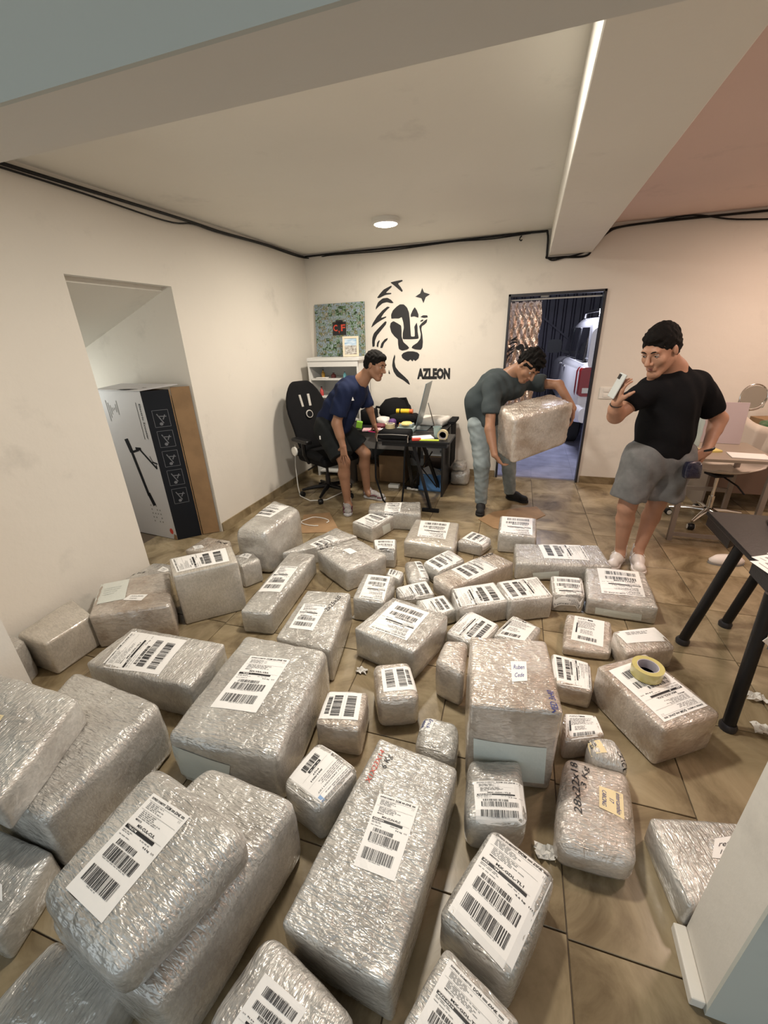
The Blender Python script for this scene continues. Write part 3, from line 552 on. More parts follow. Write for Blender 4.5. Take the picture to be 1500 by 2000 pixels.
def codes_only(rnd):
    return [barcode(rnd, .16, .10, .80, .22, 26), barcode(rnd, .10, .26, .86, .50, 30), barcode(rnd, .10, .62, .86, .88, 30), rect(.02, .56, .98, .563, 2, 4)]
LABELS = {
 'a1': 'tall wrapped parcel with rounded top by the left baseboard, nearest the gaming chair', 'a2': 'low flat wrapped parcel with an oval white tag, beside the niche with the scooter carton',
 'a3': 'small wrapped parcel with a round hole in its end and a white note on top', 'a4': 'tall pale matt carton parcel whose shipping label lies sideways across its whole top',
 'a5': 'long narrow wrapped parcel with label halfway, just right of the tall matt parcel', 'a6': 'long shiny parcel with black handwriting at its far right, behind the big label parcel',
 'b1': 'flat grey wrapped parcel farthest back, beside the foot of the black folding table', 'b2': 'small square parcel covered by a tilted label, in front of the patterned sneakers',
 'b3': 'wide low parcel with upside-down label, just right of the black folding table foot', 'b4': 'narrow upright parcel whose label folds down its front, between bigger back parcels',
 'b5': 'large shiny square parcel with only a tiny blank white note on top', 'b6': 'flat wrapped parcel with a label turned right, behind the square parcel with the tiny note',
 'b7': 'wrapped parcel with barcodes at its far end, right of the handwritten parcel', 'b8': 'tiny parcel wholly covered by its label, wedged behind the middle parcels',
 'b9': 'tiny leaning soft parcel with a vertical label on its right edge', 'b10': 'small flat parcel with sideways label, front left of the tiny leaning one',
 'b11': 'small flat parcel with sideways barcodes, tucked behind the big central parcel', 'b12': 'big square parcel in the middle of the floor with upside-down label',
 'c1': 'small cube parcel, label folded over its right side, beside the wide low back parcel', 'c2': 'tall-sided parcel with large label resting against the cardboard sheet by the doorway',
 'c3': 'small parcel with tilted label covering its top, behind the long one pointing right', 'c4': 'long parcel pointing right with a tilted label and black handwriting near its far corner',
 'd1': 'left one of two touching label-covered parcels, label header to the left', 'd2': 'right one of two touching label-covered parcels, label header to the right',
 'e1': 'wide parcel lying crosswise in front of the white sneakers', 'e2': 'large square parcel with upside-down label, rightmost, before the man with the phone',
 'e3': 'small parcel whose label folds over the front, beside the large square right parcel', 'e4': 'low parcel with a square paper bill on top, before the large square right parcel',
 'e5': 'wrapped parcel with crumpled paper flap on top, beside the black table leg', 'f1': 'long brown wrapped parcel with the yellow tape roll standing on its label',
 'f2': 'parcel partly behind the tall brown one, its label header facing right', 'f3': 'low parcel with a paper bill, partly hidden right of the tall brown parcel',
 'f4': 'small shiny parcel with a cream note and black handwriting, behind the one marked 28x22x18', 'g1': 'tallest brown wrapped carton in the middle with a small blue-written note on top',
 'g2': 'plain narrow wrapped parcel without label, left of the tallest brown carton', 'g3': 'small low parcel with label, just behind the tallest brown carton at its left',
 'g4': 'small low parcel with a bill, just behind the tallest brown carton at its right', 'h1': 'upright wrapped parcel with two sideways barcodes, in front of the big central parcel',
 'h2': 'wrapped parcel with two sideways barcodes, touching the side of the large label parcel', 'h3': 'small lumpy parcel with the white note reading Erick Leon',
 'h4': 'parcel with a marketplace style label marked 001/001 PQT', 'i1': 'large silvery parcel with label reading MX-VSA-VSA',
 'i2': 'wide silvery parcel left of the MX-VSA-VSA one, its label turned sideways', 'i3': 'brown film-covered carton with a pale sheet and white name note, by the left wall',
 'i4': 'wrapped parcel mostly hidden behind the brown film-covered carton', 'i5': 'dull grey parcel against the left wall, left of the brown film-covered carton',
 'i6': 'crumpled clear-wrapped parcel squeezed behind the near left wall edge', 'j1': 'long silvery parcel under another one, at the lower left',
 'j2': 'wrapped parcel stacked on top of the long silvery one at the left edge', 'k1': 'bulky wrapped parcel with label reading MX-CUL-CUL, stacked on another',
 'k2': 'wrapped parcel underneath the one labelled MX-CUL-CUL', 'k3': 'dull bluish wrapped parcel cut by the left edge, below the stacked pair',
 'k4': 'bluish wrapped parcel at the bottom left corner, nearest the camera', 'l1': 'long glittering parcel in the near middle with red and black handwriting 6 Kg',
 'm1': 'parcel with a large label reading MX-GDL-TL1', 'm2': 'parcel with a label reading MX-GDL-TL2 near its front edge',
 'm3': 'brownish wrapped parcel handwritten 28x22x18 3Kg with a cream note', 'n1': 'shiny wrapped parcel half hidden by the near right wall end',
 'o1': 'shiny wrapped parcel cut by the bottom edge, left of the long glittering one', 'o2': 'shiny wrapped parcel cut by the bottom edge below the MX-GDL-TL1 one'}
DEST = {'k1': 'MX-CUL-CUL', 'l1': 'MX-CUN-PLC', 'i1': 'MX-VSA-VSA', 'm1': 'MX-GDL-TL1', 'm2': 'MX-GDL-TL2', 'f1': 'MX-ZCL-ZCL', 'o2': 'MX-GDL-TL1', 'o1': 'MX-GDL-TL1'}
KIND = dict(i3='b', g1='b', f1='b', m3='b', c4='b', b12='w', f2='b', f3='b', h1='b', h2='b', a4='m', i5='m', b1='w', a2='b', g2='b', e4='b', e5='b', b3='m', d2='w')
PARC = {}
for n_, (pid, z0, h, quad, labs, ex) in enumerate(PARCELS):
    kind = KIND.get(pid, 'w'); rnd = random.Random(n_ * 13 + 5)
    big = h * 0 + max(abs(quad[0][0] - quad[1][0]) + abs(quad[0][1] - quad[1][1]), .1)
    V, F, c, ang, ql = parcel_mesh(quad, h, n_ + 40, r={'a4': .014, 'i5': .02, 'm3': .055, 'k1': .05, 'i1': .035, 'j1': .035, 'h3': .05, 'g2': .05, 'a1': .055, 'f4': .05, 'b9': .035, 'o1': .04, 'h1': .03, 'h4': .025, 'k2': .035, 'm2': .035, 'm1': .028}.get(pid, .017),
                                bulge=.004 if pid in ('a4', 'i5') else .007, lump=.0012 if pid in ('a4', 'i5') else .0022 if kind != 'w' or h < .12 else .0030)
    lx = (Vector(quad[1]) - Vector(quad[0])).length > (Vector(quad[2]) - Vector(quad[1])).length
    me = bpy.data.meshes.new('wrapped_parcel'); me.from_pydata(V, [], F); me.update()
    ax_ = (0 if not lx else 1) if pid not in ('n1', 'j1', 'j2') else (1 if lx else 0)
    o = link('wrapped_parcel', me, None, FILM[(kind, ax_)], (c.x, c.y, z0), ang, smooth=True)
    tag(o, LABELS[pid], 'parcel', 'wrapped parcels spread over the floor'); PARC[pid] = o
    S = Surf(V, F, ql, h); co, si = math.cos(-ang), math.sin(-ang)
    def loc2(p, c=c, co=co, si=si):
        x, y = p[0] - c.x, p[1] - c.y; return Vector((x * co - y * si, x * si + y * co))
    o['h'] = h
    for typ, lq, fold in labs:
        q = [loc2(p) for p in lq]
        if typ == 'ship' or typ.startswith('shipTL'):
            dest = DEST.get(pid, 'MX-GDL-TL1'); it = codes_only(rnd) if pid in ('h1', 'h2') else ship_items(rnd, dest, 1)
            stick('shipping_label', S, q, it, [PAPER, INK, INKG, PAPER], o, fold, (10, 16))
        elif typ == 'shipTL2' or typ == 'x': pass
        elif typ == 'bill':
            it = [lines(rnd, .12, .08, .55, .16, 2), rect(.45, .10, .62, .14), lines(rnd, .12, .2, .9, .5, 8), barcode(rnd, .2, .80, .80, .92, 26), lines(rnd, .25, .55, .7, .72, 4), rect(.10, .30, .15, .70)]
            stick('bill', S, q, it, [PAPER, INK, INKG, PAPER], o, 0, (6, 8))
        elif typ == 'plain': stick('packing_slip', S, q, [lines(rnd, .2, .2, .8, .45, 3)], [PAPER, INK, INKG, PAPER], o, 0, (8, 6))
        elif typ == 'ml':
            it = [txt('001/001', .42, .50, .30, .035, 1, True, 0, 0), txt('PQT', .45, .57, .16, .035, 1, True), lines(rnd, .08, .06, .92, .16, 3), rect(.04, .18, .96, .183, 2, 5), txt('CUU 0490/0501107', .10, .22, .7, .03, 1),
                  lines(rnd, .08, .28, .8, .42, 4), rect(.04, .45, .96, .453, 2, 5), rect(.30, .66, .62, .72), txt('- - -', .34, .68, .24, .01, 3, True), barcode(rnd, .24, .74, .66, .88, 22), rect(.04, .64, .96, .643, 2, 5), txt('ST', .04, .56, .07, .03, 1, True), rect(.80, .05, .86, .18, 4)]
            stick('shipping_label', S, q, it, [PAPER, INK, INKG, PAPER, mat('blue_print', (.2, .35, .6), .5)], o, 0, (8, 12))
        elif typ == 'sheet': stick('paper_sheet', S, q, [lines(rnd, .2, .3, .8, .7, 4)], [PAPERF, INKG, mat('faint_ink', (.5, .53, .5), .4)], o, 0, (6, 6))
        elif typ.startswith('note'):
            cm = YEL if typ in ('noteY', 'noteI') else PAPER
            tx = {'noteE': [('Erick', .1, .15, .75, .3), ('Leon', .15, .55, .65, .3)], 'noteI': [('intercambio', .06, .10, .85, .2), ('17', .4, .4, .18, .18), ('CARCING', .15, .70, .7, .18)],
                  'noteB': [('Ruben', .15, .2, .7, .22), ('Cede', .2, .6, .6, .2)], 'noteJ': [('Juan Jose', .15, .2, .7, .25), ('Lopez', .25, .6, .4, .22)],
                  'noteY': [('CANCUN', .12, .15, .75, .2), ('D.F.', .2, .5, .4, .2)], 'note0': [], 'note': [('ref', .2, .2, .5, .25), ('103', .3, .6, .4, .2)]}[typ]
            mi = 2 if typ in ('noteE', 'noteI', 'noteB') else 1
            stick('note', S, q, [txt(t[0], t[1], t[2], t[3], t[4], mi, False, .25) for t in tx], [cm, INK, INKB], o, 0, (3, 3))
    # felt-pen writing straight on the film
    W2 = {'m3': [('28x22x18', [(1128, 1607), (1122, 1495)], .035, 'b'), ('3 Kg', [(1142, 1545), (1146, 1495)], .04, 'b')]}
def pen(pid, s, p0, p1, hgt, m, name='pen_writing'):
    """writing along the world segment p0-p1 on top of a parcel (letters stand to the left of the direction)"""
    o = PARC[pid]; h = o['h']; ang = o.rotation_euler.z; c = o.location; co, si = math.cos(-ang), math.sin(-ang)
    L = lambda p: Vector(((p[0] - c.x) * co - (p[1] - c.y) * si, (p[0] - c.x) * si + (p[1] - c.y) * co))
    a, b = L(p0), L(p1); d = b - a; n = Vector((-d.y, d.x)).normalized() * hgt
    v, f, asp = text_polys(s, False, .2)
    S = Surf([tuple(x.co) for x in o.data.vertices], [tuple(p.vertices) for p in o.data.polygons], None, h)
    V = [S.at(*(a + d * x + n * y), .0022) for x, y in v]
    me = bpy.data.meshes.new(name); me.from_pydata([tuple(q) for q in V], [], f); me.update(); link(name, me, o, m)
pen('m3', '28x22x18', (0.3312, 1.0761), (0.3327, 1.2835), 0.026, INK)
pen('m3', '3 Kg', (0.3602, 1.1765), (0.3781, 1.2752), 0.026, INK)
pen('l1', '6 Kg', (-0.3624, 0.9858), (-0.3544, 1.0464), 0.03, INK)
pen('l1', 'X1X23X14', (-0.4096, 0.9168), (-0.3956, 1.0565), 0.02, INKR)
pen('a6', '2x25x20', (-0.9899, 1.7888), (-0.9701, 1.9554), 0.03, INK)
pen('c4', '4x4 Sur', (-0.1821, 2.8010), (-0.1099, 2.8851), 0.03, INK)
pen('g1', 'MED 3x40', (0.2266, 1.2231), (0.2081, 1.3203), 0.025, INKB)
pen('f4', 'CANCUN', (0.4742, 1.3470), (0.5044, 1.2730), 0.025, INK)
pen('a2', '3x4', (-2.4091, 2.5233), (-2.2965, 2.5137), 0.03, INK)
pen('i4', '4 Kg', (-2.6312, 1.8738), (-2.5536, 1.9385), 0.03, INK)


def side_sheet(pid, pts, m):
    """pale sheet under the film on a vertical side of a parcel"""
    o = PARC[pid]; c = o.location; a = -o.rotation_euler.z; co, si = math.cos(a), math.sin(a)
    S = Surf([tuple(x.co) for x in o.data.vertices], [tuple(p.vertices) for p in o.data.polygons], None, o['h'])
    q = [Vector(((x - c.x) * co - (y - c.y) * si, (x - c.x) * si + (y - c.y) * co, max(z - c.z, .015))) for x, y, z in pts]; V = []; F = []
    for j in range(7):
        for i in range(9):
            u, v = i / 8, j / 6; p = (q[0] * (1 - u) + q[1] * u) * (1 - v) + (q[3] * (1 - u) + q[2] * u) * v; n = S.b.find_nearest(p); V.append(tuple(n[0] + n[1] * .002))
    for j in range(6):
        for i in range(8): k = j * 9 + i; F.append((k, k + 1, k + 10, k + 9))
    me = bpy.data.meshes.new('side_sheet'); me.from_pydata(V, [], F); me.update(); link('side_sheet', me, o, m)
side_sheet('e2', [(0.555, 2.49, 0.07), (0.816, 2.49, 0.07), (0.821, 2.49, 0.02), (0.558, 2.49, 0.02)], PAPERF)
side_sheet('e1', [(0.173, 2.824, 0.068), (0.351, 2.857, 0.094), (0.358, 2.858, 0.033), (0.186, 2.826, 0.006)], PAPERF)
side_sheet('i1', [(-1.225, 0.821, 0.224), (-0.967, 0.846, 0.183), (-1.012, 0.842, -0.045), (-1.274, 0.817, 0.007)], PAPERF)
side_sheet('g1', [(-0.067, 1.17, 0.266), (0.202, 1.22, 0.252), (0.217, 1.223, 0.041), (-0.056, 1.172, 0.053)], PAPERF)
side_sheet('b2', [(-1.136, 3.217, 0.114), (-1.097, 3.326, 0.105), (-1.093, 3.338, 0.021), (-1.13, 3.234, 0.023)], PAPERF)

# ------------------------------------------------------------------ garage seen through the doorway
struct(boxobj('floor_garage', -2.5, 4.0, YB + .09, 13, -.08, -.006, PORCH))
pm = None; fg = bpy.data.objects['floor_garage']
for i in range(-2, 5):
    for j in range(0, 7):
        if pm is None: o = obj('tile', MB().box((0, 0, -.004), (.493, .489, .008)), PORCH, fg); pm = o.data
        else: o = bpy.data.objects.new('tile', pm); C.objects.link(o); o.parent = fg
        o.location = (.247 + (i + .5) * .5 - .085, 5.56 + j * .495, 0); o.rotation_euler.z = .0
GW = mat('garage_wall_paint', (.30, .27, .26), .8)
wall('wall_garage_left', [(-2.6, -2.5, YB + .15, 13, 0, 4.4)], GW); wall('wall_garage_right', [(4.0, 4.1, YB + .15, 13, 0, 4.4)], GW)
struct(boxobj('ceiling_garage', -2.6, 4.1, YB + .15, 13, 4.4, 4.5, GW))
GATE = mat('charcoal_sheet', (.075, .068, .095), .5, metal=.2, var=.25, vscale=3)
gate = thing('corrugated_gate', 'tall charcoal corrugated metal gate across the garage', 'gate', (.75, 12.2, 0)); gate['kind'] = 'structure'
rm = None
for i in range(32):
    if rm is None:
        mb = MB(); mb.prism([(-.10, .0), (-.075, -.05), (.035, -.05), (.06, 0), (.10, 0), (.10, .02), (-.10, .02)], 0, 4.3); o = obj('rib', mb, GATE, gate); rm = o.data
    else: o = bpy.data.objects.new('rib', rm); C.objects.link(o); o.parent = gate
    o.location = (-3.1 + i * .2, 0, 0)
obj('brace', MB().bar((-2.6, -.08, 3.6), (1.4, -.08, .5), .04, .04), GATE, gate); obj('brace', MB().bar((-3, -.08, 3.7), (3, -.08, 3.7), .04, .06), GATE, gate)
# truck
CARW = mat('white_car_paint', (.78, .76, .80), .18, coat=1.0, spec=.6)
GLASS = mat('dark_glass', (.008, .008, .010), .06, spec=.7)
REDL = mat('red_lens', (.28, .008, .01), .12, coat=1)
RUB = mat('rubber', (.015, .015, .015), .8)
tr = thing('pickup_truck', 'white pickup truck with black mirror parked behind the open doorway', 'truck', (.66, 6.45, 0), .035)
def loft(secs, cap=True):
    mb = MB(); n = len(secs[0])
    for s in secs: mb.v += [tuple(p) for p in s]
    for i in range(len(secs) - 1):
        for k in range(n):
            a, b = i * n + k, i * n + (k + 1) % n; mb.f.append((a, b, b + n, a + n)); mb.m.append(0)
    if cap: mb.f += [tuple(range(n))[::-1], tuple((len(secs) - 1) * n + k for k in range(n))]; mb.m += [0, 0]
    return mb
def sec(y, x0, x1, z0, z1, r=.10):
    out = []
    for cx, cz, a0 in ((x1 - r, z1 - r, 0), (x0 + r, z1 - r, 90), (x0 + r, z0 + r, 180), (x1 - r, z0 + r, 270)):
        for k in range(5):
            a = math.radians(a0 + k * 22.5); out.append((cx + r * math.cos(a), y, cz + r * math.sin(a)))
    return out
obj('body', loft([sec(0, .04, 1.76, .55, 1.22, .08), sec(.05, .0, 1.8, .48, 1.26, .1), sec(2.2, 0, 1.8, .42, 1.24, .1), sec(3.6, .0, 1.8, .42, 1.18, .12), sec(4.6, .03, 1.77, .42, 1.08, .14), sec(5.0, .12, 1.68, .45, .98, .14)]), CARW, tr, smooth='auto')
obj('cabin', loft([sec(.03, .10, 1.70, 1.18, 1.72, .1), sec(.28, .12, 1.68, 1.18, 1.84, .13), sec(1.8, .14, 1.66, 1.18, 1.86, .13), sec(2.6, .17, 1.63, 1.16, 1.80, .13), sec(3.5, .22, 1.58, 1.1, 1.22, .05)]), CARW, tr, smooth='auto')
for y0, y1 in ((.35, 1.15), (1.25, 1.95), (2.03, 2.75)):
    t = (y0 > 2) * .14
    mb = MB(); mb.hexa([(.075, y0, 1.27), (.078, y1 + t, 1.25), (.10, y1 + t, 1.25), (.10, y0, 1.27), (.115, y0 + .05, 1.72), (.125, y1 - t, 1.72), (.16, y1 - t, 1.72), (.16, y0 + .05, 1.72)]); obj('side_window', mb, GLASS, tr, bevel=.012)
obj('rear_window', MB().hexa([(.25, -.005, 1.27), (1.55, -.005, 1.27), (1.55, .05, 1.27), (.25, .05, 1.27), (.30, .075, 1.68), (1.5, .075, 1.68), (1.5, .13, 1.68), (.30, .13, 1.68)]), GLASS, tr, bevel=.03)
tl = obj('tail_light', loft([sec(-.02, .03, .22, .84, 1.22, .045), sec(.10, -.008, .22, .82, 1.23, .05), sec(.16, -.008, .1, .85, 1.2, .04)]), REDL, tr, smooth='auto')
obj('reverse_lamp', MB().box((.13, -.026, .92), (.12, .012, .07)), WHITEP, tl, bevel=.004); obj('tail_light', loft([sec(-.02, 1.58, 1.77, .84, 1.22, .045), sec(.10, 1.58, 1.808, .82, 1.23, .05)]), REDL, tr, smooth='auto')
obj('rear_bumper', loft([sec(-.14, .06, 1.74, .50, .70, .06), sec(.02, .0, 1.8, .48, .74, .06)]), CARW, tr, smooth='auto')
obj('tailgate_line', MB().box((.95, -.004, 1.235), (1.5, .012, .012)), BLACK, tr)
for y in (.95, 4.0): obj('wheel', MB().lathe([(.12, -.11), (.30, -.11), (.36, -.08), (.36, .08), (.30, .11), (.12, .11)], (.12, y, .36), 32, R=Matrix.Rotation(math.pi / 2, 3, 'Y')), RUB, tr, smooth='auto')
for y in (.95, 4.0): obj('wheel', MB().lathe([(.12, -.11), (.30, -.11), (.36, -.08), (.36, .08), (.30, .11), (.12, .11)], (1.68, y, .36), 32, R=Matrix.Rotation(math.pi / 2, 3, 'Y')), RUB, tr, smooth='auto')
obj('side_mirror', loft([sec(2.02, -.30, -.06, 1.32, 1.54, .06), sec(2.12, -.28, -.05, 1.34, 1.52, .06)]), BLACK, tr, smooth='auto')
obj('mirror_arm', MB().bar((-.08, 2.08, 1.36), (.14, 2.08, 1.30), .05, .04), BLACK, tr)
rr = obj('roof_rail', MB().tube([(.22, .35, 1.86), (.22, .40, 1.93), (.22, 1.7, 1.94), (.22, 1.75, 1.87)], .022), CHROME, tr, smooth='auto')
obj('door_handle', MB().box((-.012, 1.75, 1.12), (.03, .16, .03)), CHROME, tr, bevel=.01); obj('door_handle', MB().box((-.012, 2.5, 1.12), (.03, .16, .03)), CHROME, tr, bevel=.01)
# crumpled foil sheet hung behind the doorway
FOIL = mat('copper_foil', (.74, .58, .49), .22, metal=.85, bump=.6, bscale=22)
fs = thing('hanging_foil_sheet', 'crumpled copper toned foil sheet with black mane strokes hanging in the doorway', 'foil sheet', (-.10, 5.62, 1.2))
mb = MB(); nx, nz = 26, 60; rnd = random.Random(3)
def fd(x, z): return .018 * math.sin(x * 31 + z * 9) * math.sin(z * 17 + 1.3) + .012 * math.sin(x * 70 - z * 43) + .008 * math.sin(z * 90 + x * 55)
vs = [(-.19 + .38 * i / nx + .01 * math.sin(j * .4), fd(i / nx, j / nz * 2), -.55 + 1.37 * j / nz) for j in range(nz + 1) for i in range(nx + 1)]
mb.add(vs, [(j * (nx + 1) + i, j * (nx + 1) + i + 1, (j + 1) * (nx + 1) + i + 1, (j + 1) * (nx + 1) + i) for j in range(nz) for i in range(nx)])
o = obj('sheet', mb, FOIL, fs, smooth=True); o.modifiers.new('s', 'SOLIDIFY').thickness = .003
for k in (2, 3, 4, 1, 5, 8, 7):
    pts = [((x + 1.42) * .42 + .02, (z - 1.7) * .42 + .22) for x, z in LION[k]]
    o = link('stroke', flatpoly(pts, -.032), fs, BPAINT)
obj('hanging_rod', MB().tube([(-.24, 0, .835), (.24, 0, .835)], .008).tube([(-.22, 0, .835), (-.22, -.262, .90)], .008).tube([(.22, 0, .835), (.22, -.262, .90)], .008), METAL, fs)
# ------------------------------------------------------------------ closet: scooter carton and brown flap
CW = mat('carton_white_print', (.60, .59, .61), .5); CB = mat('carton_black_print', (.010, .012, .017), .5, spec=.2)
sc = thing('scooter_carton', 'tall open carton with white front and black side standing in the wall niche', 'carton', (-3.0, 2.70, 0))
def vpanel(name, p0, p1, z0, z1, m, th=.006, parent=None, org=(-3.0, 2.70, 0)):
    a = Vector((p0[0] - org[0], p0[1] - org[1], 0)); b = Vector((p1[0] - org[0], p1[1] - org[1], 0)); n = (b - a).normalized().cross(Vector((0, 0, 1))) * th
    mb = MB().hexa([a + Vector((0, 0, z0)), b + Vector((0, 0, z0)), b - n + Vector((0, 0, z0)), a - n + Vector((0, 0, z0)), a + Vector((0, 0, z1)), b + Vector((0, 0, z1)), b - n + Vector((0, 0, z1)), a - n + Vector((0, 0, z1))])
    return obj(name, mb, m, parent)
pN, pR, pL, pB = (-2.992, 2.684), (-2.838, 2.838), (-3.56, 2.735), (-3.42, 2.90)
fp = vpanel('front_panel', pL, pN, .004, 1.36, CW, parent=sc); sp = vpanel('side_panel', pN, pR, .004, 1.36, CB, parent=sc)
vpanel('back_panel', pR, pB, .004, 1.36, CARD, parent=sc); vpanel('left_panel', pB, pL, .004, 1.36, CARD, parent=sc)
def onp(p0, p1, s, z, off, org=(-3.0, 2.70, 0)):   # point at distance s from p0, height z
    a = Vector((p0[0] - org[0], p0[1] - org[1], 0)); b = Vector((p1[0] - org[0], p1[1] - org[1], 0)); d = (b - a).normalized(); n = d.cross(Vector((0, 0, 1)))
    return a + d * s + n * off + Vector((0, 0, z))
def decal(name, shapes, p0, p1, m, parent, off=.0012):
    mb = MB()
    for vs, fs in shapes: mb.add([onp(p0, p1, s, z, off) for s, z in vs], fs)
    return obj(name, mb, m, parent)
def rct(s0, z0, s1, z1): return ([(s0, z0), (s1, z0), (s1, z1), (s0, z1)], [(0, 1, 2, 3)])
def ln(a, b, w):
    a, b = Vector(a), Vector(b); d = (b - a).normalized(); n = Vector((-d.y, d.x)) * w / 2; return ([a - n, b - n, b + n, a + n], [(0, 1, 2, 3)])
SD = .57
scoot = [ln((SD - .33, .95), (SD - .30, .83), .05), ln((SD - .30, .83), (SD - .20, .86), .02), ln((SD - .24, .87), (SD - .17, .87), .022), ln((SD - .19, .865), (SD - .03, .70), .02), ln((SD - .03, .70), (SD - .03, .735), .012), ln((SD - .07, .76), (SD - .01, .745), .014), ln((SD - .085, .81), (SD - .06, .755), .007),
         ln((SD - .30, .83), (SD - .23, .42), .035), ln((SD - .23, .45), (SD - .19, .33), .045)]
decal('scooter_print', scoot, pL, pN, CB, fp)
vt, ft, _ = text_polys('Electric Scooter', True)
decal('lettering', [([(SD - .055 - (1 - y) * .0 - y * -.022, 1.26 - x * .30) for x, y in vt], ft)] + [ln((SD - .085, 1.27), (SD - .085, .96), .006)], pL, pN, INK, fp)
decal('wave_mark', [ln((SD - .46 + k * .022, 1.28 - .02 * k), (SD - .455 + k * .022, 1.10 + .03 * k), .009) for k in range(7)], pL, pN, INKG, fp)
rn = random.Random(8); decal('icon_dots', [rct(SD - .25 + c_ * .035, .16 + r_ * .04, SD - .25 + c_ * .035 + .014, .16 + r_ * .04 + .014) for r_ in range(5) for c_ in range(4) if rn.random() < .8], pL, pN, INKG, fp)
decal('red_badge', [([(SD - .055 + .022 * math.cos(a * .4), .085 + .03 * math.sin(a * .4)) for a in range(16)], [tuple(range(16))])], pL, pN, mat('red_print', (.6, .06, .04), .5), fp)
decal('torn_corner', [([(SD - .045, .006), (SD, .006), (SD, .05), (SD - .03, .06)], [(0, 1, 2, 3)])], pL, pN, CARD, fp, .0025)
GL = mat('line_print', (.16, .17, .19), .5)
for k in range(5):
    z = 1.20 - k * .175; s0, s1 = .05, .17
    decal('pictogram', [ln((s0, z), (s1, z), .003), ln((s0, z - .14), (s1, z - .14), .003), ln((s0, z), (s0, z - .14), .003), ln((s1, z), (s1, z - .14), .003),
           ln((s0 + .03, z - .03), (s0 + .07, z - .11), .008), ln((s0 + .035, z - .05), (s1 - .02, z - .055), .007), ln((s0 + .07, z - .08), (s1 - .03, z - .04), .008), ([(s0 + .05 + .014 * math.cos(a * .7), z - .115 + .014 * math.sin(a * .7)) for a in range(9)], [tuple(range(9))])], pN, pR, GL, sp)
tf = MB(); tf.hexa([(-.56, .03, 1.362), (.0, -.02, 1.362), (.24, .16, 1.395), (-.42, .20, 1.395), (-.56, .03, 1.368), (.0, -.02, 1.368), (.24, .16, 1.401), (-.42, .20, 1.401)]); top = obj('top_flap', tf, CW, sc)
obj('flap_print', MB().box((-.10, .035, 1.3745), (.26, .05, .001), (0, .0, .35)).box((.0, .08, 1.382), (.08, .03, .001), (0, 0, .35)), INK, top)
vpanel('brown_flap', (-2.835, 2.845), (-2.715, 2.935), .006, 1.375, CARD, parent=sc)
# ------------------------------------------------------------------ gaming chair
gc = thing('gaming_chair', 'black gaming swivel chair with tall winged backrest in the left corner', 'chair', (-2.10, 4.14, 0), math.radians(-28))
prof = [(-.20, .50), (-.235, .62), (-.27, .78), (-.32, .95), (-.37, 1.10), (-.415, 1.23), (-.43, 1.27)]
wid = [.21, .235, .24, .27, .25, .16, .10]
mb = MB(); K = 13; rows = []
for (x, z), w_ in zip(prof, wid):
    for side in (0, 1):
        for k in range(K):
            t = -1 + 2 * k / (K - 1); wing = .05 * abs(t) ** 3; th = .045 * (1 - abs(t) ** 6 * .6)
            mb.v.append((x + wing + (th if side == 0 else -th), t * w_, z - (th if side else -th) * .25))
R2 = 2 * K
for i in range(len(prof) - 1):
    for k in range(K - 1):
        a = i * R2 + k; mb.f.append((a, a + 1, a + R2 + 1, a + R2)); b = i * R2 + K + k; mb.f.append((b + R2, b + R2 + 1, b + 1, b)); mb.m += [0, 0]
    for k in (0, K - 1):
        a, b = i * R2 + k, i * R2 + K + k; mb.f.append((a, a + R2, b + R2, b)); mb.m.append(0)
for i in (0, len(prof) - 1):
    for k in range(K - 1): a = i * R2 + k; mb.f.append((a, a + K, a + K + 1, a + 1)); mb.m.append(0)
br = obj('backrest', mb, BLKF, gc, smooth=True); s_ = br.modifiers.new('s', 'SUBSURF'); s_.levels = s_.render_levels = 1
SLOT = mat('slot_grey', (.45, .43, .40), .5)
for y in (-.05, .05): obj('strap_slot', MB().bar((-.288, y, 1.0), (-.325, y * 1.15, 1.13), .03, .012), SLOT, br, bevel=.004)
obj('embroidered_badge', MB().lathe([(.0, 0), (.045, 0), (.045, .006), (.0, .008)], (-.248, 0, .92), 24, R=Matrix.Rotation(math.radians(75), 3, 'Y')), SLOT, br, smooth='auto')
obj('badge_ring', MB().lathe([(.012, 0), (.034, 0), (.034, .010), (.012, .010)], (-.246, 0, .92), 24, R=Matrix.Rotation(math.radians(75), 3, 'Y')), BLKF, br, smooth='auto')
obj('seat', MB().box((.05, 0, .485), (.52, .50, .11)), BLKF, gc, smooth=True, bevel=.045, seg=4)
for y in (-.23, .23): obj('seat_bolster', MB().tube([(-.17, y, .53), (.05, y, .545), (.28, y, .52)], [.05, .055, .045], 12), BLKF, gc, smooth='auto')
for y in (-.31, .31):
    a_ = obj('armrest', MB().box((.02, y, .705), (.30, .085, .04)), BLACK, gc, bevel=.016, seg=3); obj('arm_post', MB().tube([(.03, y * .97, .69), (.02, y * .95, .55), (.0, y * .75, .44)], .022), BLACK, gc, smooth='auto')
obj('pivot_cover', MB().lathe([(0, 0), (.05, 0), (.05, .02), (.0, .028)], (-.19, -.275, .55), 20, R=Matrix.Rotation(math.pi / 2, 3, 'X')), WHITEP, gc, smooth='auto')
obj('mechanism', MB().box((.0, 0, .40), (.26, .22, .06)), METAL, gc, bevel=.01); obj('lever', MB().tube([(.0, -.1, .40), (.02, -.27, .37)], .008), METAL, gc)
obj('gas_column', MB().lathe([(.028, .10), (.028, .24), (.016, .24), (.016, .38)], n=20), METAL, gc, smooth='auto')
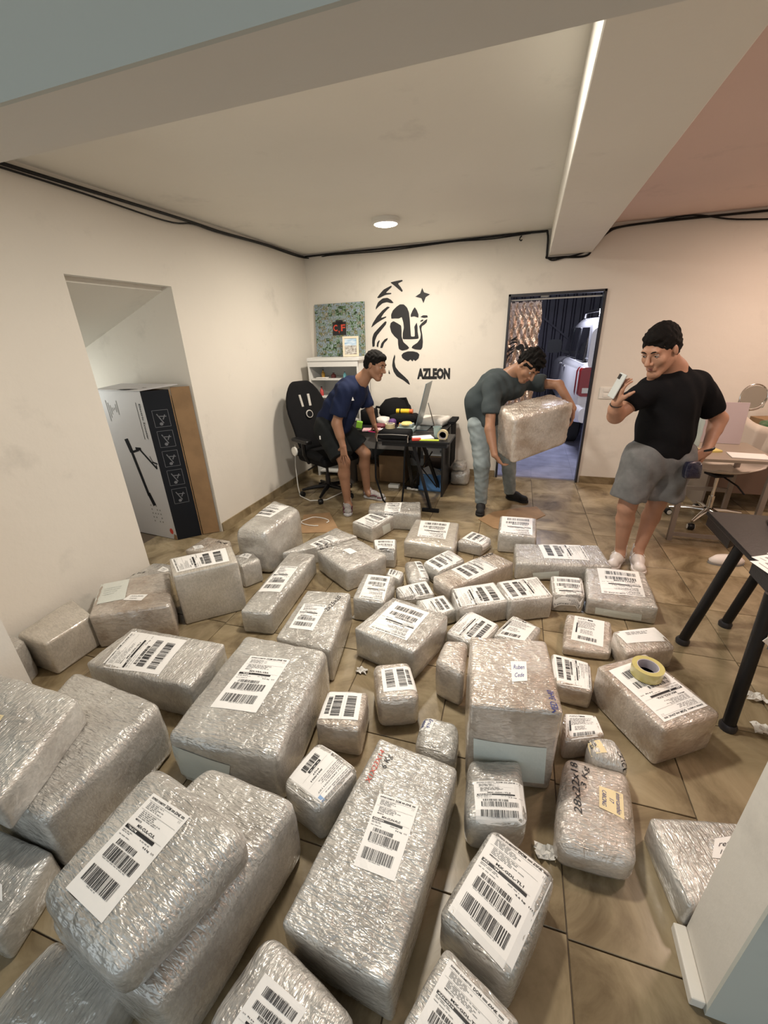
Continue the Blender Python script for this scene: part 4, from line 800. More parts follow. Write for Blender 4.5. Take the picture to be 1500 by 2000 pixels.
def star_base(root, m, R=.31, cast=BLACK, a0=.3, ring=None):
    for k in range(5):
        a = a0 + k * 2 * math.pi / 5; d = Vector((math.cos(a), math.sin(a), 0))
        mbb = MB().tube([d * .03 + Vector((0, 0, .115)), d * (R * .5) + Vector((0, 0, .105)), d * R + Vector((0, 0, .08))], [.028, .022, .014], 10); obj('base_spoke', mbb, m, root, smooth='auto')
        cx = d * R; ax = Matrix.Rotation(a + .6, 3, 'Z') @ Matrix.Rotation(math.pi / 2, 3, 'X')
        cs = obj('castor', MB().lathe([(.0, -.026), (.024, -.026), (.03, -.018), (.03, .018), (.024, .026), (.0, .026)], (cx.x, cx.y, .0305), 20, R=ax), cast, root, smooth='auto')
        if ring: obj('castor_ring', MB().lathe([(.016, -.028), (.022, -.028), (.022, .028), (.016, .028)], (cx.x, cx.y, .0305), 20, R=ax), ring, cs, smooth='auto')
star_base(gc, BLACK)
# ------------------------------------------------------------------ desk corner
DESKB = mat('desk_black', (.015, .014, .014), .4); DGR = mat('desk_grey', (.22, .21, .20), .5)
dk = thing('work_desk', 'black-topped cluttered desk against the back wall under the lion emblem', 'desk', (-1.39, 4.75, 0))
obj('desktop', MB().box((0, 0, .7275), (1.22, .84, .025)), DESKB, dk, bevel=.004)
obj('drawer_front', MB().box((-.10, -.36, .61), (.98, .02, .19)), DGR, dk, bevel=.004); obj('side_panel', MB().box((.59, 0, .357), (.02, .80, .714)), DESKB, dk); obj('side_panel', MB().box((-.59, 0, .357), (.02, .80, .714)), DGR, dk)
obj('back_panel', MB().box((0, .39, .46), (1.16, .016, .50)), DGR, dk)
ft = thing('folding_table', 'black folding table with splayed flat bar legs in front of the desk', 'table', (-1.0, 4.03, 0))
obj('tabletop', MB().box((.0, 0, .748), (.72, .36, .022)), BLACK, ft, bevel=.004); obj('apron', MB().box((0, 0, .715), (.66, .30, .045)), BLACK, ft)
for a, b in (((-.02, -.10, .72), (.17, -.12, .03)), ((.02, .08, .72), (.14, .50, .03)), ((.0, .10, .72), (-.12, .50, .03)), ((-.12, -.02, .72), (-.17, .46, .03))): obj('leg', MB().bar(a, b, .035, .022), BLACK, ft)
obj('foot_bar', MB().box((.17, -.12, .018), (.18, .035, .034)), BLACK, ft, bevel=.003); obj('foot_bar', MB().box((-.06, .50, .018), (.46, .035, .034)), BLACK, ft, bevel=.003)
for s in (-1, 1): obj('cross_rod', MB().tube([(-.15 * s, .30, .12), (.13 * s, .12, .58)], .007), BLACK, ft)
bg_ = thing('shoulder_bag', 'black zipped shoulder bag lying on the folding table, strap hanging to the floor', 'bag', (-1.20, 3.93, .76))
obj('body', MB().box((0, 0, .045), (.32, .20, .085)), BLKF, bg_, smooth=True, bevel=.03, seg=4)
obj('zip', MB().tube([(-.15, -.101, .055), (0, -.104, .06), (.15, -.101, .055)], .004), DGR, bg_)
obj('strap', MB().tube([(-.155, -.09, .05), (-.17, -.14, -.1), (-.175, -.15, -.38), (-.10, -.16, -.62), (.02, -.17, -.735), (.10, -.17, -.66), (.12, -.15, -.45), (.13, -.13, -.1), (.15, -.10, .03)], .0095, 8), BLKF, bg_, smooth='auto')
for x in (-.155, .16): obj('ring_clip', MB().tube([(x, -.105, .055), (x, -.125, .03), (x, -.12, -.01)], .006), CHROME, bg_)
pn = obj('hanging_cloth', MB().box((-.745, 4.72, .55), (.012, .30, .50)).box((-.75, 4.72, .80), (.08, .32, .03)), BLKF, bevel=.004, origin=(-.75, 4.72, .3)); tag(pn, 'black cloth hanging from the right end of the work desk', 'cloth')
# things under the desk
bc = thing('blue_crate', 'open blue crate filled with white papers under the desk end', 'crate', (-.955, 4.62, 0))
BLU = mat('blue_plastic', (.10, .24, .50), .4)
mb = MB().box((0, 0, .012), (.30, .24, .014)).box((0, -.115, .11), (.30, .01, .20)).box((0, .115, .11), (.30, .01, .20)).box((-.146, 0, .11), (.01, .22, .20)).box((.146, 0, .11), (.01, .22, .20)); obj('shell', mb, BLU, bc, bevel=.002)
rnd = random.Random(5)
for k in range(6):
    pa = obj('crumpled_paper', MB().box((-.955 + rnd.uniform(-.1, .1), 4.62 + rnd.uniform(-.06, .06), .17 + .012 * k), (.13, .10, .004), (rnd.uniform(-.7, .7), rnd.uniform(-.5, .5), rnd.uniform(0, 3))), PAPER, origin=(-.955, 4.62, .15)); tag(pa, 'loose white sheet sticking out of the blue crate', 'paper', 'papers in the blue crate')
wb = thing('white_box', 'white printed box with dark opening standing behind the blue crate', 'box', (-.96, 4.90, 0))
obj('carton', MB().box((0, 0, .17), (.30, .20, .34)), CARD, wb); obj('lid', MB().box((0, -.11, .40), (.31, .01, .09)).box((0, -.02, .445), (.31, .18, .008)), PAPER, wb)
obj('opening', MB().box((0, -.104, .25), (.27, .008, .17)), mat('dark_brown', (.06, .04, .03), .9), wb); obj('lid_print', MB().box((-.11, -.1165, .41), (.035, .002, .03)).box((.06, -.1165, .41), (.02, .002, .03)).box((.095, -.1165, .41), (.02, .002, .03)), INKG, wb)
cb_ = obj('carton_box', MB().box((-1.50, 4.86, .17), (.34, .26, .34)), CARD, bevel=.004, origin=(-1.5, 4.86, 0)); tag(cb_, 'brown cardboard box standing under the middle of the desk', 'box')
cb_ = obj('carton_box', MB().box((-1.83, 4.80, .11), (.24, .26, .22)), CARD, bevel=.004, origin=(-1.83, 4.8, 0)); tag(cb_, 'lower cardboard box beside the chair end under the desk', 'box')
cb_ = obj('small_white_box', MB().box((-1.42, 4.55, .02), (.13, .08, .038)), WHITEP, bevel=.003, origin=(-1.42, 4.55, 0)); tag(cb_, 'small white box lying on the floor under the desk', 'box')
cb_ = obj('spray_tube', MB().tube([(-1.24, 4.50, .018), (-1.10, 4.47, .018)], [.017, .012], 14), WHITEP, smooth='auto', origin=(-1.2, 4.5, 0)); tag(cb_, 'small tube lying on the floor beside the table foot', 'tube')
def blob(name, quad, h, z0, film, seed, label, cat, group=None, r=.04, lump=.012):
    V, F, c, ang, ql = parcel_mesh(quad, h, seed, r=r, bulge=.012, lump=lump)
    me = bpy.data.meshes.new(name); me.from_pydata(V, [], F); me.update(); o = link(name, me, None, film, (c.x, c.y, z0), ang, smooth=True); return tag(o, label, cat, group)
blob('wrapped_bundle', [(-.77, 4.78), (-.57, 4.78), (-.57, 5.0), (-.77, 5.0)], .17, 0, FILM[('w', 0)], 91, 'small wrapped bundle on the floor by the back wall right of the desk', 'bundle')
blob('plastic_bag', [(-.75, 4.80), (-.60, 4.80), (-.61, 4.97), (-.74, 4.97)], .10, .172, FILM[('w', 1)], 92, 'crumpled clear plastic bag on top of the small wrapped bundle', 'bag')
# on the desk
ZD = .74
def clut(name, mb, m, label, cat, **k):
    xs = [v[0] for v in mb.v]; ys = [v[1] for v in mb.v]; z = min(v[2] for v in mb.v)
    o = obj(name, mb, m, origin=((min(xs) + max(xs)) / 2, (min(ys) + max(ys)) / 2, z), **k); return tag(o, label, cat)
LAPS = mat('laptop_lid', (.20, .25, .27), .3, metal=.4)
lp = thing('laptop_stand', 'thin upright grey screen seen edge-on on the desk', 'screen', (-1.10, 4.50, ZD))
obj('screen', MB().bar((-.0, 0, .04), (.115, 0, .50), .30, .009, up=(0, 0, 1)), LAPS, lp, bevel=.003); obj('prop', MB().tube([(.10, .03, .28), (.17, .05, .02), (.2, .05, .006)], .006), CHROME, lp); obj('foot', MB().box((.02, 0, .006), (.20, .20, .012)), LAPS, lp, bevel=.003)
bb = thing('backpack', 'dark grey leather backpack slumped at the back of the desk', 'bag', (-1.52, 5.0, ZD))
o = obj('body', MB().lathe([(.02, 0), (.15, 0.01), (.185, .07), (.17, .15), (.11, .22), (.03, .24), (0, .242)], (0, 0, 0), 28), BLKF, bb, smooth=True); o.scale = (1.15, .75, 1.1)
obj('strap', MB().tube([(-.16, -.03, .14), (-.22, -.07, .16), (-.25, -.10, .08), (-.19, -.12, .02)], .016, 8), BLKF, bb, smooth='auto'); obj('strap', MB().tube([(.06, 0, .25), (.14, -.02, .26), (.19, -.05, .16), (.2, -.08, .05)], .014, 8), BLKF, bb, smooth='auto')
YELP = mat('yellow_plastic', (.85, .55, .03), .35); ORG = mat('orange_plastic', (.65, .15, .04), .4)
dr = thing('yellow_torch', 'yellow and orange cylindrical tool lying on a dark pouch on the desk', 'tool', (-1.36, 4.82, ZD + .105))
obj('barrel', MB().tube([(-.09, 0, .028), (.07, 0, .028)], .028, 18), YELP, dr, smooth='auto'); obj('tip', MB().tube([(.07, 0, .028), (.11, 0, .028)], .026, 18), ORG, dr, smooth='auto'); obj('band', MB().tube([(-.05, 0, .028), (-.035, 0, .028)], .029, 18), BLACK, dr, smooth='auto')
blob('dark_pouch', [(-1.50, 4.70), (-1.20, 4.70), (-1.20, 4.92), (-1.50, 4.92)], .10, ZD, BLKF, 93, 'dark zipped pouch lying in the middle of the desk', 'pouch')
CRUMP = mat('crumpled_white', (.72, .70, .66), .6, bump=.5, bscale=30)
blob('white_bag', [(-1.66, 4.66), (-1.52, 4.60), (-1.50, 4.74), (-1.64, 4.80)], .075, ZD, CRUMP, 94, 'crumpled white bag left of the dark pouch on the desk', 'bag', lump=.01)
blob('white_bag', [(-1.16, 4.66), (-.86, 4.60), (-.80, 4.86), (-1.12, 4.90)], .085, ZD, CRUMP, 95, 'crumpled white sheets heaped at the right end of the desk', 'paper', lump=.012)
blob('purple_pouch', [(-1.47, 4.55), (-1.40, 4.55), (-1.40, 4.63), (-1.47, 4.63)], .075, ZD, mat('purple_cloth', (.12, .05, .18), .7), 96, 'small purple pouch in front of the dark pouch', 'pouch', r=.02, lump=.006)
blob('maroon_wallet', [(-1.62, 4.46), (-1.50, 4.46), (-1.50, 4.56), (-1.62, 4.56)], .035, ZD, mat('maroon_leather', (.14, .02, .03), .5), 97, 'maroon wallet on the desk left of the purple pouch', 'wallet', r=.01, lump=.003)
blob('black_bag', [(-1.84, 4.62), (-1.68, 4.60), (-1.67, 4.78), (-1.84, 4.80)], .17, ZD, BLKF, 98, 'black case standing at the left end of the desk', 'bag', r=.02, lump=.004)
clut('green_pack', MB().box((-1.78, 4.42, ZD + .04), (.07, .05, .08), (0, .2, .3)), mat('lime_plastic', (.25, .55, .05), .4), 'lime green pack beside the standing man\'s arm on the desk', 'pack', bevel=.008)
clut('pink_paper_pad', MB().box((-1.60, 4.33, ZD + .008), (.20, .13, .014), (0, 0, .25)), mat('pink_print', (.72, .42, .46), .6, var=.4, vscale=30), 'pink and white printed pad on the desk front', 'pad', bevel=.002)
clut('white_notebook', MB().box((-1.42, 4.36, ZD + .008), (.16, .11, .014), (0, 0, .5)), PAPER, 'white notebook lying right of the pink pad', 'notebook', bevel=.002)
clut('orange_packet', MB().box((-1.29, 4.48, ZD + .03), (.07, .05, .05), (0.3, .2, .5)), mat('orange_print', (.70, .28, .06), .5, var=.5, vscale=40), 'orange snack packet behind the food container', 'packet', bevel=.006)
fc = thing('food_container', 'clear food container with pale food inside beside the screen', 'container', (-1.20, 4.36, ZD))
PLAST = mat('clear_plastic', (.55, .68, .68), .12, trans=.5, spec=.6)
obj('lower_tub', MB().prism([(-.10, -.07), (.10, -.07), (.10, .07), (-.10, .07)], .0, .05), PLAST, fc, bevel=.012); obj('upper_tub', MB().prism([(-.075, -.055), (.075, -.055), (.075, .055), (-.075, .055)], .052, .085), PLAST, fc, bevel=.01)
obj('food', MB().lathe([(.0, .10), (.05, .098), (.068, .082), (.07, .07)][::-1], n=20), mat('yellow_food', (.72, .58, .22), .6, bump=.8, bscale=60), fc, smooth=True)
def tape(name, c, label, R1=.055, R0=.038, h=.05, mo=None, mi_=None, rotx=0, group=None):
    t = thing(name, label, 'tape', c, group=group); R_ = Matrix.Rotation(rotx, 3, 'X')
    obj('tape_wrap', MB().lathe([(R0 + .003, 0), (R1, 0), (R1, h), (R0 + .003, h), (R0 + .003, 0)], n=48, R=R_), mo, t, smooth='auto')
    obj('core', MB().lathe([(R0, .001), (R0 + .003, .001), (R0 + .003, h - .001), (R0, h - .001), (R0, .001)], n=48, R=R_), mi_, t, smooth='auto'); return t
TAPEY = mat('yellow_clear_tape', (.70, .62, .24), .22, coat=.8, trans=.3); TAPEC = mat('tape_core', (.50, .47, .52), .6); TAPEB = mat('beige_tape', (.62, .52, .30), .35, coat=.5)
tape('tape_roll', (-1.27, 3.98, .849), 'beige tape roll on the black shoulder bag', .05, .034, .045, TAPEB, TAPEC)
clut('pink_phone', MB().box((-1.500, 4.22, ZD + .016), (.17, .09, .012), (0, 0, -.25)), mat('pink_case', (.75, .05, .20), .4), 'phone in a pink case lying under the man\'s left hand', 'phone', bevel=.005)
clut('phone_screen', MB().box((-1.500, 4.22, ZD + .0235), (.15, .072, .002), (0, 0, -.25)), GLASS, 'dark glass tablet face on the pink case', 'phone')
clut('white_paper', MB().box((-.93, 3.97, .766), (.20, .13, .012), (.05, .0, .5)), PAPER, 'white card tilted on the folding table', 'card')
clut('yellow_ruler', MB().box((-.86, 3.88, .766), (.22, .025, .012), (0, 0, .1)), mat('neon_yellow', (.70, .85, .08), .4), 'neon yellow marker on the folding table edge', 'marker', bevel=.003)
clut('red_clip', MB().box((-.97, 3.87, .772), (.09, .04, .025), (0, 0, .3)), mat('red_plastic', (.55, .05, .03), .4), 'red clip at the corner of the folding table', 'clip', bevel=.006)
cp = obj('plastic_cup', MB().lathe([(.03, 0), (.042, .10), (.045, .10), (.045, .104), (.041, .104), (.028, .004), (0, .004)], n=28), PLAST, smooth='auto', loc=(-.80, 4.05, .76)); tag(cp, 'clear plastic cup on the folding table', 'cup')
tape('tape_roll', (-.73, 4.0, .80), 'clear tape roll standing on edge at the right of the folding table', .052, .034, .045, TAPEB, TAPEC, math.pi / 2)
# shelf unit, canvas, framed picture
SHW = mat('shelf_white', (.70, .70, .68), .45)
sh = thing('shelf_unit', 'tall white open shelf unit in the corner behind the bending man', 'shelf', (-2.22, 4.98, 0))
obj('side_panel', MB().box((-.33, 0, .745), (.02, .40, 1.49)), SHW, sh); obj('side_panel', MB().box((.31, 0, .745), (.02, .40, 1.49)), SHW, sh); obj('back_panel', MB().box((0, .19, .745), (.64, .012, 1.49)), SHW, sh)
obj('top_panel', MB().box((0, 0, 1.47), (.68, .42, .03)), SHW, sh); obj('fascia', MB().box((.0, -.195, 1.425), (.64, .012, .075)), SHW, sh)
for z in (.06, .42, .76, 1.03, 1.24): obj('shelf_board', MB().box((0, 0, z), (.62, .38, .018)), SHW, sh)
BROWNG = mat('amber_glass', (.30, .17, .02), .15, spec=.7)
def bottle(x, y, z, r, h, m, label, cap=None):
    t = thing('bottle', label, 'bottle', (x, y, z), group='bottles on the white shelf unit'); obj('glass', MB().lathe([(0, 0), (r, 0), (r, h * .6), (r * .4, h * .75), (r * .4, h * .92)], n=18), m, t, smooth='auto'); obj('cap', MB().lathe([(r * .48, h * .9), (r * .48, h), (0, h)], n=14), cap or BLACK, t, smooth='auto')
bottle(-2.40, 4.86, 1.25, .022, .10, BROWNG, 'amber dropper bottle on the upper shelf'); bottle(-2.28, 4.90, 1.25, .03, .06, mat('dark_red', (.12, .02, .02), .4), 'short dark red jar on the upper shelf')
bottle(-2.12, 4.88, 1.25, .02, .07, mat('cyan_plastic', (.2, .55, .65), .3), 'small cyan bottle on the upper shelf'); bottle(-2.44, 4.86, 1.04, .022, .11, mat('red_bottle', (.45, .05, .05), .4), 'red bottle on the second shelf')
clut('white_tray', MB().box((-2.40, 4.83, 1.2565), (.14, .08, .012)), WHITEP, 'small white tray in front of the amber bottle', 'tray', bevel=.003)
MOS = bpy.data.materials.new('photo_mosaic'); nt, b_, _o = nodes_of(MOS); tc = nt.nodes.new('ShaderNodeTexCoord'); mp = nt.nodes.new('ShaderNodeMapping'); mp.inputs['Scale'].default_value = (20, 1, 28)
nt.links.new(tc.outputs['Object'], mp.inputs[0]); sn = nt.nodes.new('ShaderNodeVectorMath'); sn.operation = 'FLOOR'; nt.links.new(mp.outputs[0], sn.inputs[0]); wn_ = nt.nodes.new('ShaderNodeTexWhiteNoise'); nt.links.new(sn.outputs[0], wn_.inputs[0])
nz_ = nt.nodes.new('ShaderNodeTexNoise'); nz_.inputs['Scale'].default_value = 55; nz_.inputs['Detail'].default_value = 4; nt.links.new(tc.outputs['Object'], nz_.inputs[0])
ad_ = nt.nodes.new('ShaderNodeMath'); ad_.operation = 'MULTIPLY_ADD'; ad_.inputs[1].default_value = .42; nt.links.new(wn_.outputs[0], ad_.inputs[0]); nt.links.new(nz_.outputs[0], ad_.inputs[2])
cr = nt.nodes.new('ShaderNodeValToRGB'); cr.color_ramp.interpolation = 'LINEAR'; E_ = cr.color_ramp.elements; E_[0].position = .42; E_[0].color = (.01, .015, .01, 1); E_[1].position = 1.0; E_[1].color = (.35, .33, .28, 1)
for p_, c_ in ((.50, (.03, .07, .03)), (.56, (.10, .20, .05)), (.62, (.34, .42, .48)), (.67, (.02, .05, .03)), (.73, (.45, .52, .55)), (.79, (.04, .12, .34)), (.84, (.30, .30, .06)), (.90, (.02, .03, .02))):
    k_ = E_.new(p_); k_.color = (*c_, 1)
nt.links.new(ad_.outputs[0], cr.inputs[0]); nt.links.new(cr.outputs[0], b_.inputs['Base Color']); b_.inputs['Roughness'].default_value = .45
cv = thing('photo_canvas', 'square canvas of many small photos with red letters CYF, on the shelf unit', 'canvas', (-2.26, 5.12, 1.487))
cv.rotation_euler = (math.radians(-4), 0, math.radians(-6))
obj('print', MB().box((0, 0, .302), (.69, .025, .604)), MOS, cv, bevel=.002)
sq = obj('black_square', MB().box((0, -.0135, .32), (.19, .002, .15)).box((0, -.0135, .39), (.10, .002, .05)), INK, cv)
mb = MB()
for s_, x0, w_, h_, z_ in (('C', -.085, .06, .075, .29), ('Y', -.015, .025, .03, .265), ('F', .025, .06, .075, .29)):
    v, f, a = text_polys(s_, True); mb.add([(x0 + x * w_, -.0155, z_ + y * h_) for x, y in v], f)
obj('letters', mb, INKR, cv)
pf = thing('picture_frame', 'small cream framed beach picture leaning in front of the photo canvas', 'picture frame', (-2.08, 5.02, 1.487)); pf.rotation_euler = (math.radians(-6), 0, math.radians(8))
CRM = mat('cream_frame', (.70, .62, .48), .5)
obj('frame', MB().box((-.088, 0, .115), (.024, .018, .23)).box((.088, 0, .115), (.024, .018, .23)).box((0, 0, .012), (.152, .018, .024)).box((0, 0, .218), (.152, .018, .024)), CRM, pf, bevel=.002)
SEA = mat('beach_print', (.62, .62, .60), .4, col2=(.18, .15, .12), vscale=28, stretch=(1, 1, 2)); SKYP = mat('sky_print', (.75, .82, .88), .4, col2=(.12, .32, .55), vscale=14, stretch=(.4, 1, 2))
pi_ = obj('picture', MB().box((0, .002, .075), (.152, .006, .105)), SEA, pf); obj('picture_sky', MB().box((0, .002, .165), (.152, .006, .082)), SKYP, pi_)
# cables clipped along the ceiling
def cable(pts, r, label, root=None):
    P_ = [Vector(p) for p in pts]; Q = []
    for i in range(len(P_) - 1):
        p0, p1, p2, p3 = P_[max(i - 1, 0)], P_[i], P_[i + 1], P_[min(i + 2, len(P_) - 1)]
        for k in range(6):
            t = k / 6; Q.append(.5 * ((2 * p1) + (-p0 + p2) * t + (2 * p0 - 5 * p1 + 4 * p2 - p3) * t * t + (-p0 + 3 * p1 - 3 * p2 + p3) * t ** 3))
    Q.append(P_[-1]); o = obj('ceiling_cable', MB().tube(Q, r, 8), BLACK, smooth='auto', origin=tuple(P_[0])); return tag(o, label, 'cable')
x_ = XL + .012
cable([(x_, .95, 2.60), (x_, 2.0, 2.60), (x_, 3.2, 2.605), (x_, 3.7, 2.60), (x_, 4.4, 2.615), (x_, 5.18, 2.61), (x_ + .03, 5.198, 2.612), (-2.2, 5.198, 2.615), (-1.4, 5.198, 2.612), (-.6, 5.198, 2.62), (-.02, 5.198, 2.62), (.06, 5.198, 2.60), (.075, 5.198, 2.42), (.085, 5.198, 2.385), (.25, 5.198, 2.38), (.44, 5.198, 2.375), (.50, 5.198, 2.43), (.60, 5.198, 2.55), (.80, 5.198, 2.60), (1.6, 5.198, 2.605), (2.6, 5.198, 2.60), (4.0, 5.198, 2.60)], .010, 'thick black cable running along the ceiling edge and around the beam')
cable([(x_ + .01, .95, 2.58), (x_ + .01, 2.2, 2.575), (x_ + .01, 3.0, 2.555), (x_ + .01, 3.3, 2.59), (x_ + .01, 3.6, 2.585), (x_ + .01, 4.3, 2.60), (x_ + .02, 5.17, 2.595), (-2.3, 5.19, 2.60), (-1.6, 5.19, 2.59), (-.9, 5.19, 2.61), (-.5, 5.19, 2.60), (-.1, 5.19, 2.615)], .006, 'thin black cable sagging beside the thick one on the left wall')
cable([(.07, 5.19, 2.40), (.13, 5.19, 2.36), (.24, 5.19, 2.375), (.40, 5.19, 2.40), (.52, 5.19, 2.46), (.62, 5.19, 2.58), (.9, 5.19, 2.60), (1.3, 5.19, 2.625), (1.65, 5.19, 2.56), (2.2, 5.19, 2.53), (2.8, 5.19, 2.59)], .007, 'thin black cable looping under the beam and sagging to the right')
hk = obj('ceiling_hook', MB().tube([(-.19, 5.20, 2.60), (-.20, 5.17, 2.585), (-.205, 5.17, 2.565), (-.19, 5.17, 2.555), (-.18, 5.17, 2.565)], .006, 8), BLACK, smooth='auto', origin=(-.19, 5.2, 2.58)); tag(hk, 'small black hook under the ceiling between emblem and doorway', 'hook')
# white cable by the chair, cardboard sheets, strap loops, litter
o = obj('floor_cord', MB().tube([(-2.55, 4.25, .55), (-2.56, 4.22, .30), (-2.50, 4.12, .08), (-2.40, 3.98, .012), (-2.22, 3.88, .008), (-2.05, 3.95, .008), (-1.95, 4.2, .02)], .006, 8), WHITEP, smooth='auto', origin=(-2.4, 4.0, 0)); tag(o, 'white power cord looping on the floor beside the gaming chair', 'cord')
for pts, lab in (([(-1.93, 3.10), (-2.10, 3.50), (-1.86, 3.63), (-1.56, 3.22)], 'brown cardboard sheet on the floor under a white strap loop'), ([(-.33, 3.83), (-.20, 4.05), (.05, 4.22), (.22, 4.30), (.305, 4.09), (-.02, 3.62), (-.17, 3.66)], 'brown cardboard sheet on the floor under the lifting man')):
    c0 = (sum(p[0] for p in pts) / len(pts), sum(p[1] for p in pts) / len(pts)); o = obj('cardboard_sheet', MB().prism(pts, .001, .006), CARD, origin=(*c0, 0)); tag(o, lab, 'cardboard')
o = obj('strap_loop', MB().tube([(-1.90 + .13 * math.cos(a * .35) + .02 * math.sin(a), 3.37 + .10 * math.sin(a * .35), .012) for a in range(16)], .005, 6), WHITEP, smooth='auto', origin=(-1.9, 3.37, 0)); tag(o, 'white strap loop on the left cardboard sheet', 'strap')
rnd = random.Random(11)
for (x, y), lab, s_ in (((-.72, 1.617), 'scrap of printed paper on the tile joint left of the two-barcode parcel', .035), ((.216, .987), 'torn printed scrap beside the parcel marked 28x22x18', .04), ((1.226, 1.995), 'crumpled clear film scrap behind the black table leg', .05), ((1.168, 1.79), 'crumpled clear film scrap right of the near black table leg', .045), ((-.93, 2.05), 'tiny paper scrap between the long shiny parcels', .02)):
    mb = MB(); n = 7
    vs = [(x + s_ * (i / (n - 1) - .5) * 1.6 + rnd.uniform(-.006, .006), y + s_ * (j / (n - 1) - .5) * 1.2 + rnd.uniform(-.006, .006), .004 + rnd.uniform(0, s_ * .5)) for j in range(n) for i in range(n)]
    mb.add(vs, [(j * n + i, j * n + i + 1, (j + 1) * n + i + 1, (j + 1) * n + i) for j in range(n - 1) for i in range(n - 1)])
    o = obj('litter_scrap', mb, CRUMP, origin=(x, y, 0)); o.modifiers.new('s', 'SOLIDIFY').thickness = .001; tag(o, lab, 'litter')
# tape roll on the long brown parcel
zt = PARC['f1']['h'] + .004
tape('tape_roll', (.655, 1.76, zt + .008), 'yellow clear packing tape roll lying on the long brown parcel', 0.066, .042, .050, TAPEY, TAPEC)
# ------------------------------------------------------------------ right side: black table with papers
bt = thing('black_table', 'black metal table with angled legs at the right edge, papers on it', 'table', (1.45, 2.18, 0))
obj('tabletop', MB().box((.02, 0, .728), (.86, .86, .024)), BLACK, bt, bevel=.005)
obj('corner_plate', MB().prism([(-.40, -.42), (-.10, -.42), (-.40, -.12)], .66, .715), BLACK, bt); obj('corner_plate', MB().prism([(-.40, .42), (-.40, .12), (-.10, .42)], .66, .715), BLACK, bt)
for a, b in (((-.355, .10, .70), (-.44, .177, .02)), ((-.05, .38, .70), (-.149, .418, .02)), ((-.42, -.36, .70), (-.422, -.416, .02)), ((.38, -.3, .70), (.42, -.38, .02))):
    obj('leg', MB().tube([a, b], .026, 16), BLACK, bt, smooth='auto'); obj('foot', MB().lathe([(.034, 0), (.036, .02), (.028, .035)], (b[0], b[1], 0), 16), METAL, bt, smooth='auto')
rnd = random.Random(4)
for k, (x, y, a) in enumerate(((1.13, 2.05, .5), (1.10, 1.98, .25), (1.20, 2.13, .9), (1.16, 1.93, -.1))):
    it = MB().box((0, 0, 0), (.15, .105, .0012), (0, 0, a)); p_ = thing('label_sheet', ('white label sheet fanned out on the black table, lowest', 'white label sheet at the black table edge', 'white label sheet turned farthest back on the black table', 'white label sheet nearest the camera on the black table')[k], 'paper', (x, y, .7415 + k * .0022), group='label sheets on the black table')
    obj('sheet', it, PAPER, p_); R_ = Matrix.Rotation(a, 3, 'Z'); mb = MB()
    for q in range(4):
        v = R_ @ Vector((-.05 + q * .03, 0, .0012)); mb.box(v, (.012 if q % 2 else .004, .07, .0006), (0, 0, a))
    obj('print', mb, INKG, p_)
blob('black_pouch', [(1.28, 2.35), (1.55, 2.30), (1.58, 2.52), (1.30, 2.56)], .06, .741, mat('glossy_black', (.015, .013, .014), .2), 99, 'glossy black pouch at the back of the black table', 'pouch', lump=.008)
clut('hanging_device', MB().box((1.115, 1.80, .50), (.07, .03, .12), (0, .2, .4)).tube([(1.115, 1.80, .56), (1.10, 1.82, .70)], .004), mat('device_grey', (.35, .34, .36), .4), 'small grey device hanging from the black table by its cord', 'device', bevel=.004)
tag(obj('white_tag', MB().box((0, 0, 0), (.05, .002, .04), (0, .7, .3)), PAPER, loc=(1.06, 1.78, .50)), 'white tag hanging beside the grey device under the black table', 'tag')
# grey desk, swivel chair, back desk
TAU = mat('taupe_metal', (.24, .20, .17), .5); TOPT = mat('taupe_laminate', (.30, .25, .20), .35)
gd = thing('grey_desk', 'taupe laminate desk on thin metal legs behind the man with the phone', 'desk', (1.58, 4.08, 0))
obj('desktop', MB().box((0, 0, .727), (.62, .62, .024)), TOPT, gd, bevel=.003)
for x, y in ((-.28, -.28), (.28, -.28), (-.28, .28), (.28, .28)): obj('leg', MB().box((x, y, .357), (.035, .035, .714)), TAU, gd)
obj('lower_rail', MB().box((0, .28, .30), (.56, .025, .035)), TAU, gd); obj('lower_rail', MB().box((0, -.28, .06), (.56, .02, .03)), TAU, gd)
tag(obj('stapled_papers', MB().box((0, 0, .004), (.25, .17, .006), (0, 0, -.1)), PAPER, loc=(1.72, 3.90, .739)), 'stapled white papers on the front of the taupe desk', 'paper'); 
tag(obj('yellow_pad', MB().box((0, 0, .008), (.14, .09, .014), (0, 0, .3)), mat('yellow_pad_paper', (.72, .60, .2), .6), loc=(1.50, 4.02, .739)), 'yellow note pad on the taupe desk beside the man\'s forearm', 'pad')
bo = thing('water_bottle', 'clear water bottle with blue cap on the taupe desk, half behind the man\'s arm', 'bottle', (1.43, 4.20, .739))
obj('body', MB().lathe([(0, 0), (.045, 0), (.047, .03), (.043, .07), (.047, .12), (.043, .16), (.047, .21), (.03, .26), (.022, .27)], n=28), PLAST, bo, smooth='auto'); obj('cap', MB().lathe([(.036, .255), (.036, .30), (.03, .305), (0, .305)], n=24), mat('blue_cap', (.03, .10, .55), .35), bo, smooth='auto')
fo_ = tag(obj('plastic_folder', MB().box((1.66, 4.34, .915), (.30, .012, .35), (-.12, 0, -.1)), mat('frosted_plastic', (.62, .52, .54), .4, trans=.35), origin=(1.66, 4.34, .74), bevel=.002), 'frosted plastic sheet standing on the taupe desk', 'folder')
bd = thing('back_desk', 'brown desk with drawers against the back wall at the right edge', 'desk', (2.35, 4.87, 0))
obj('desktop', MB().box((0, -.02, .727), (1.20, .60, .026)), TAU, bd, bevel=.003); obj('drawer_block', MB().box((-.28, 0, .45), (.60, .50, .52)), mat('brown_laminate', (.13, .085, .065), .5), bd)
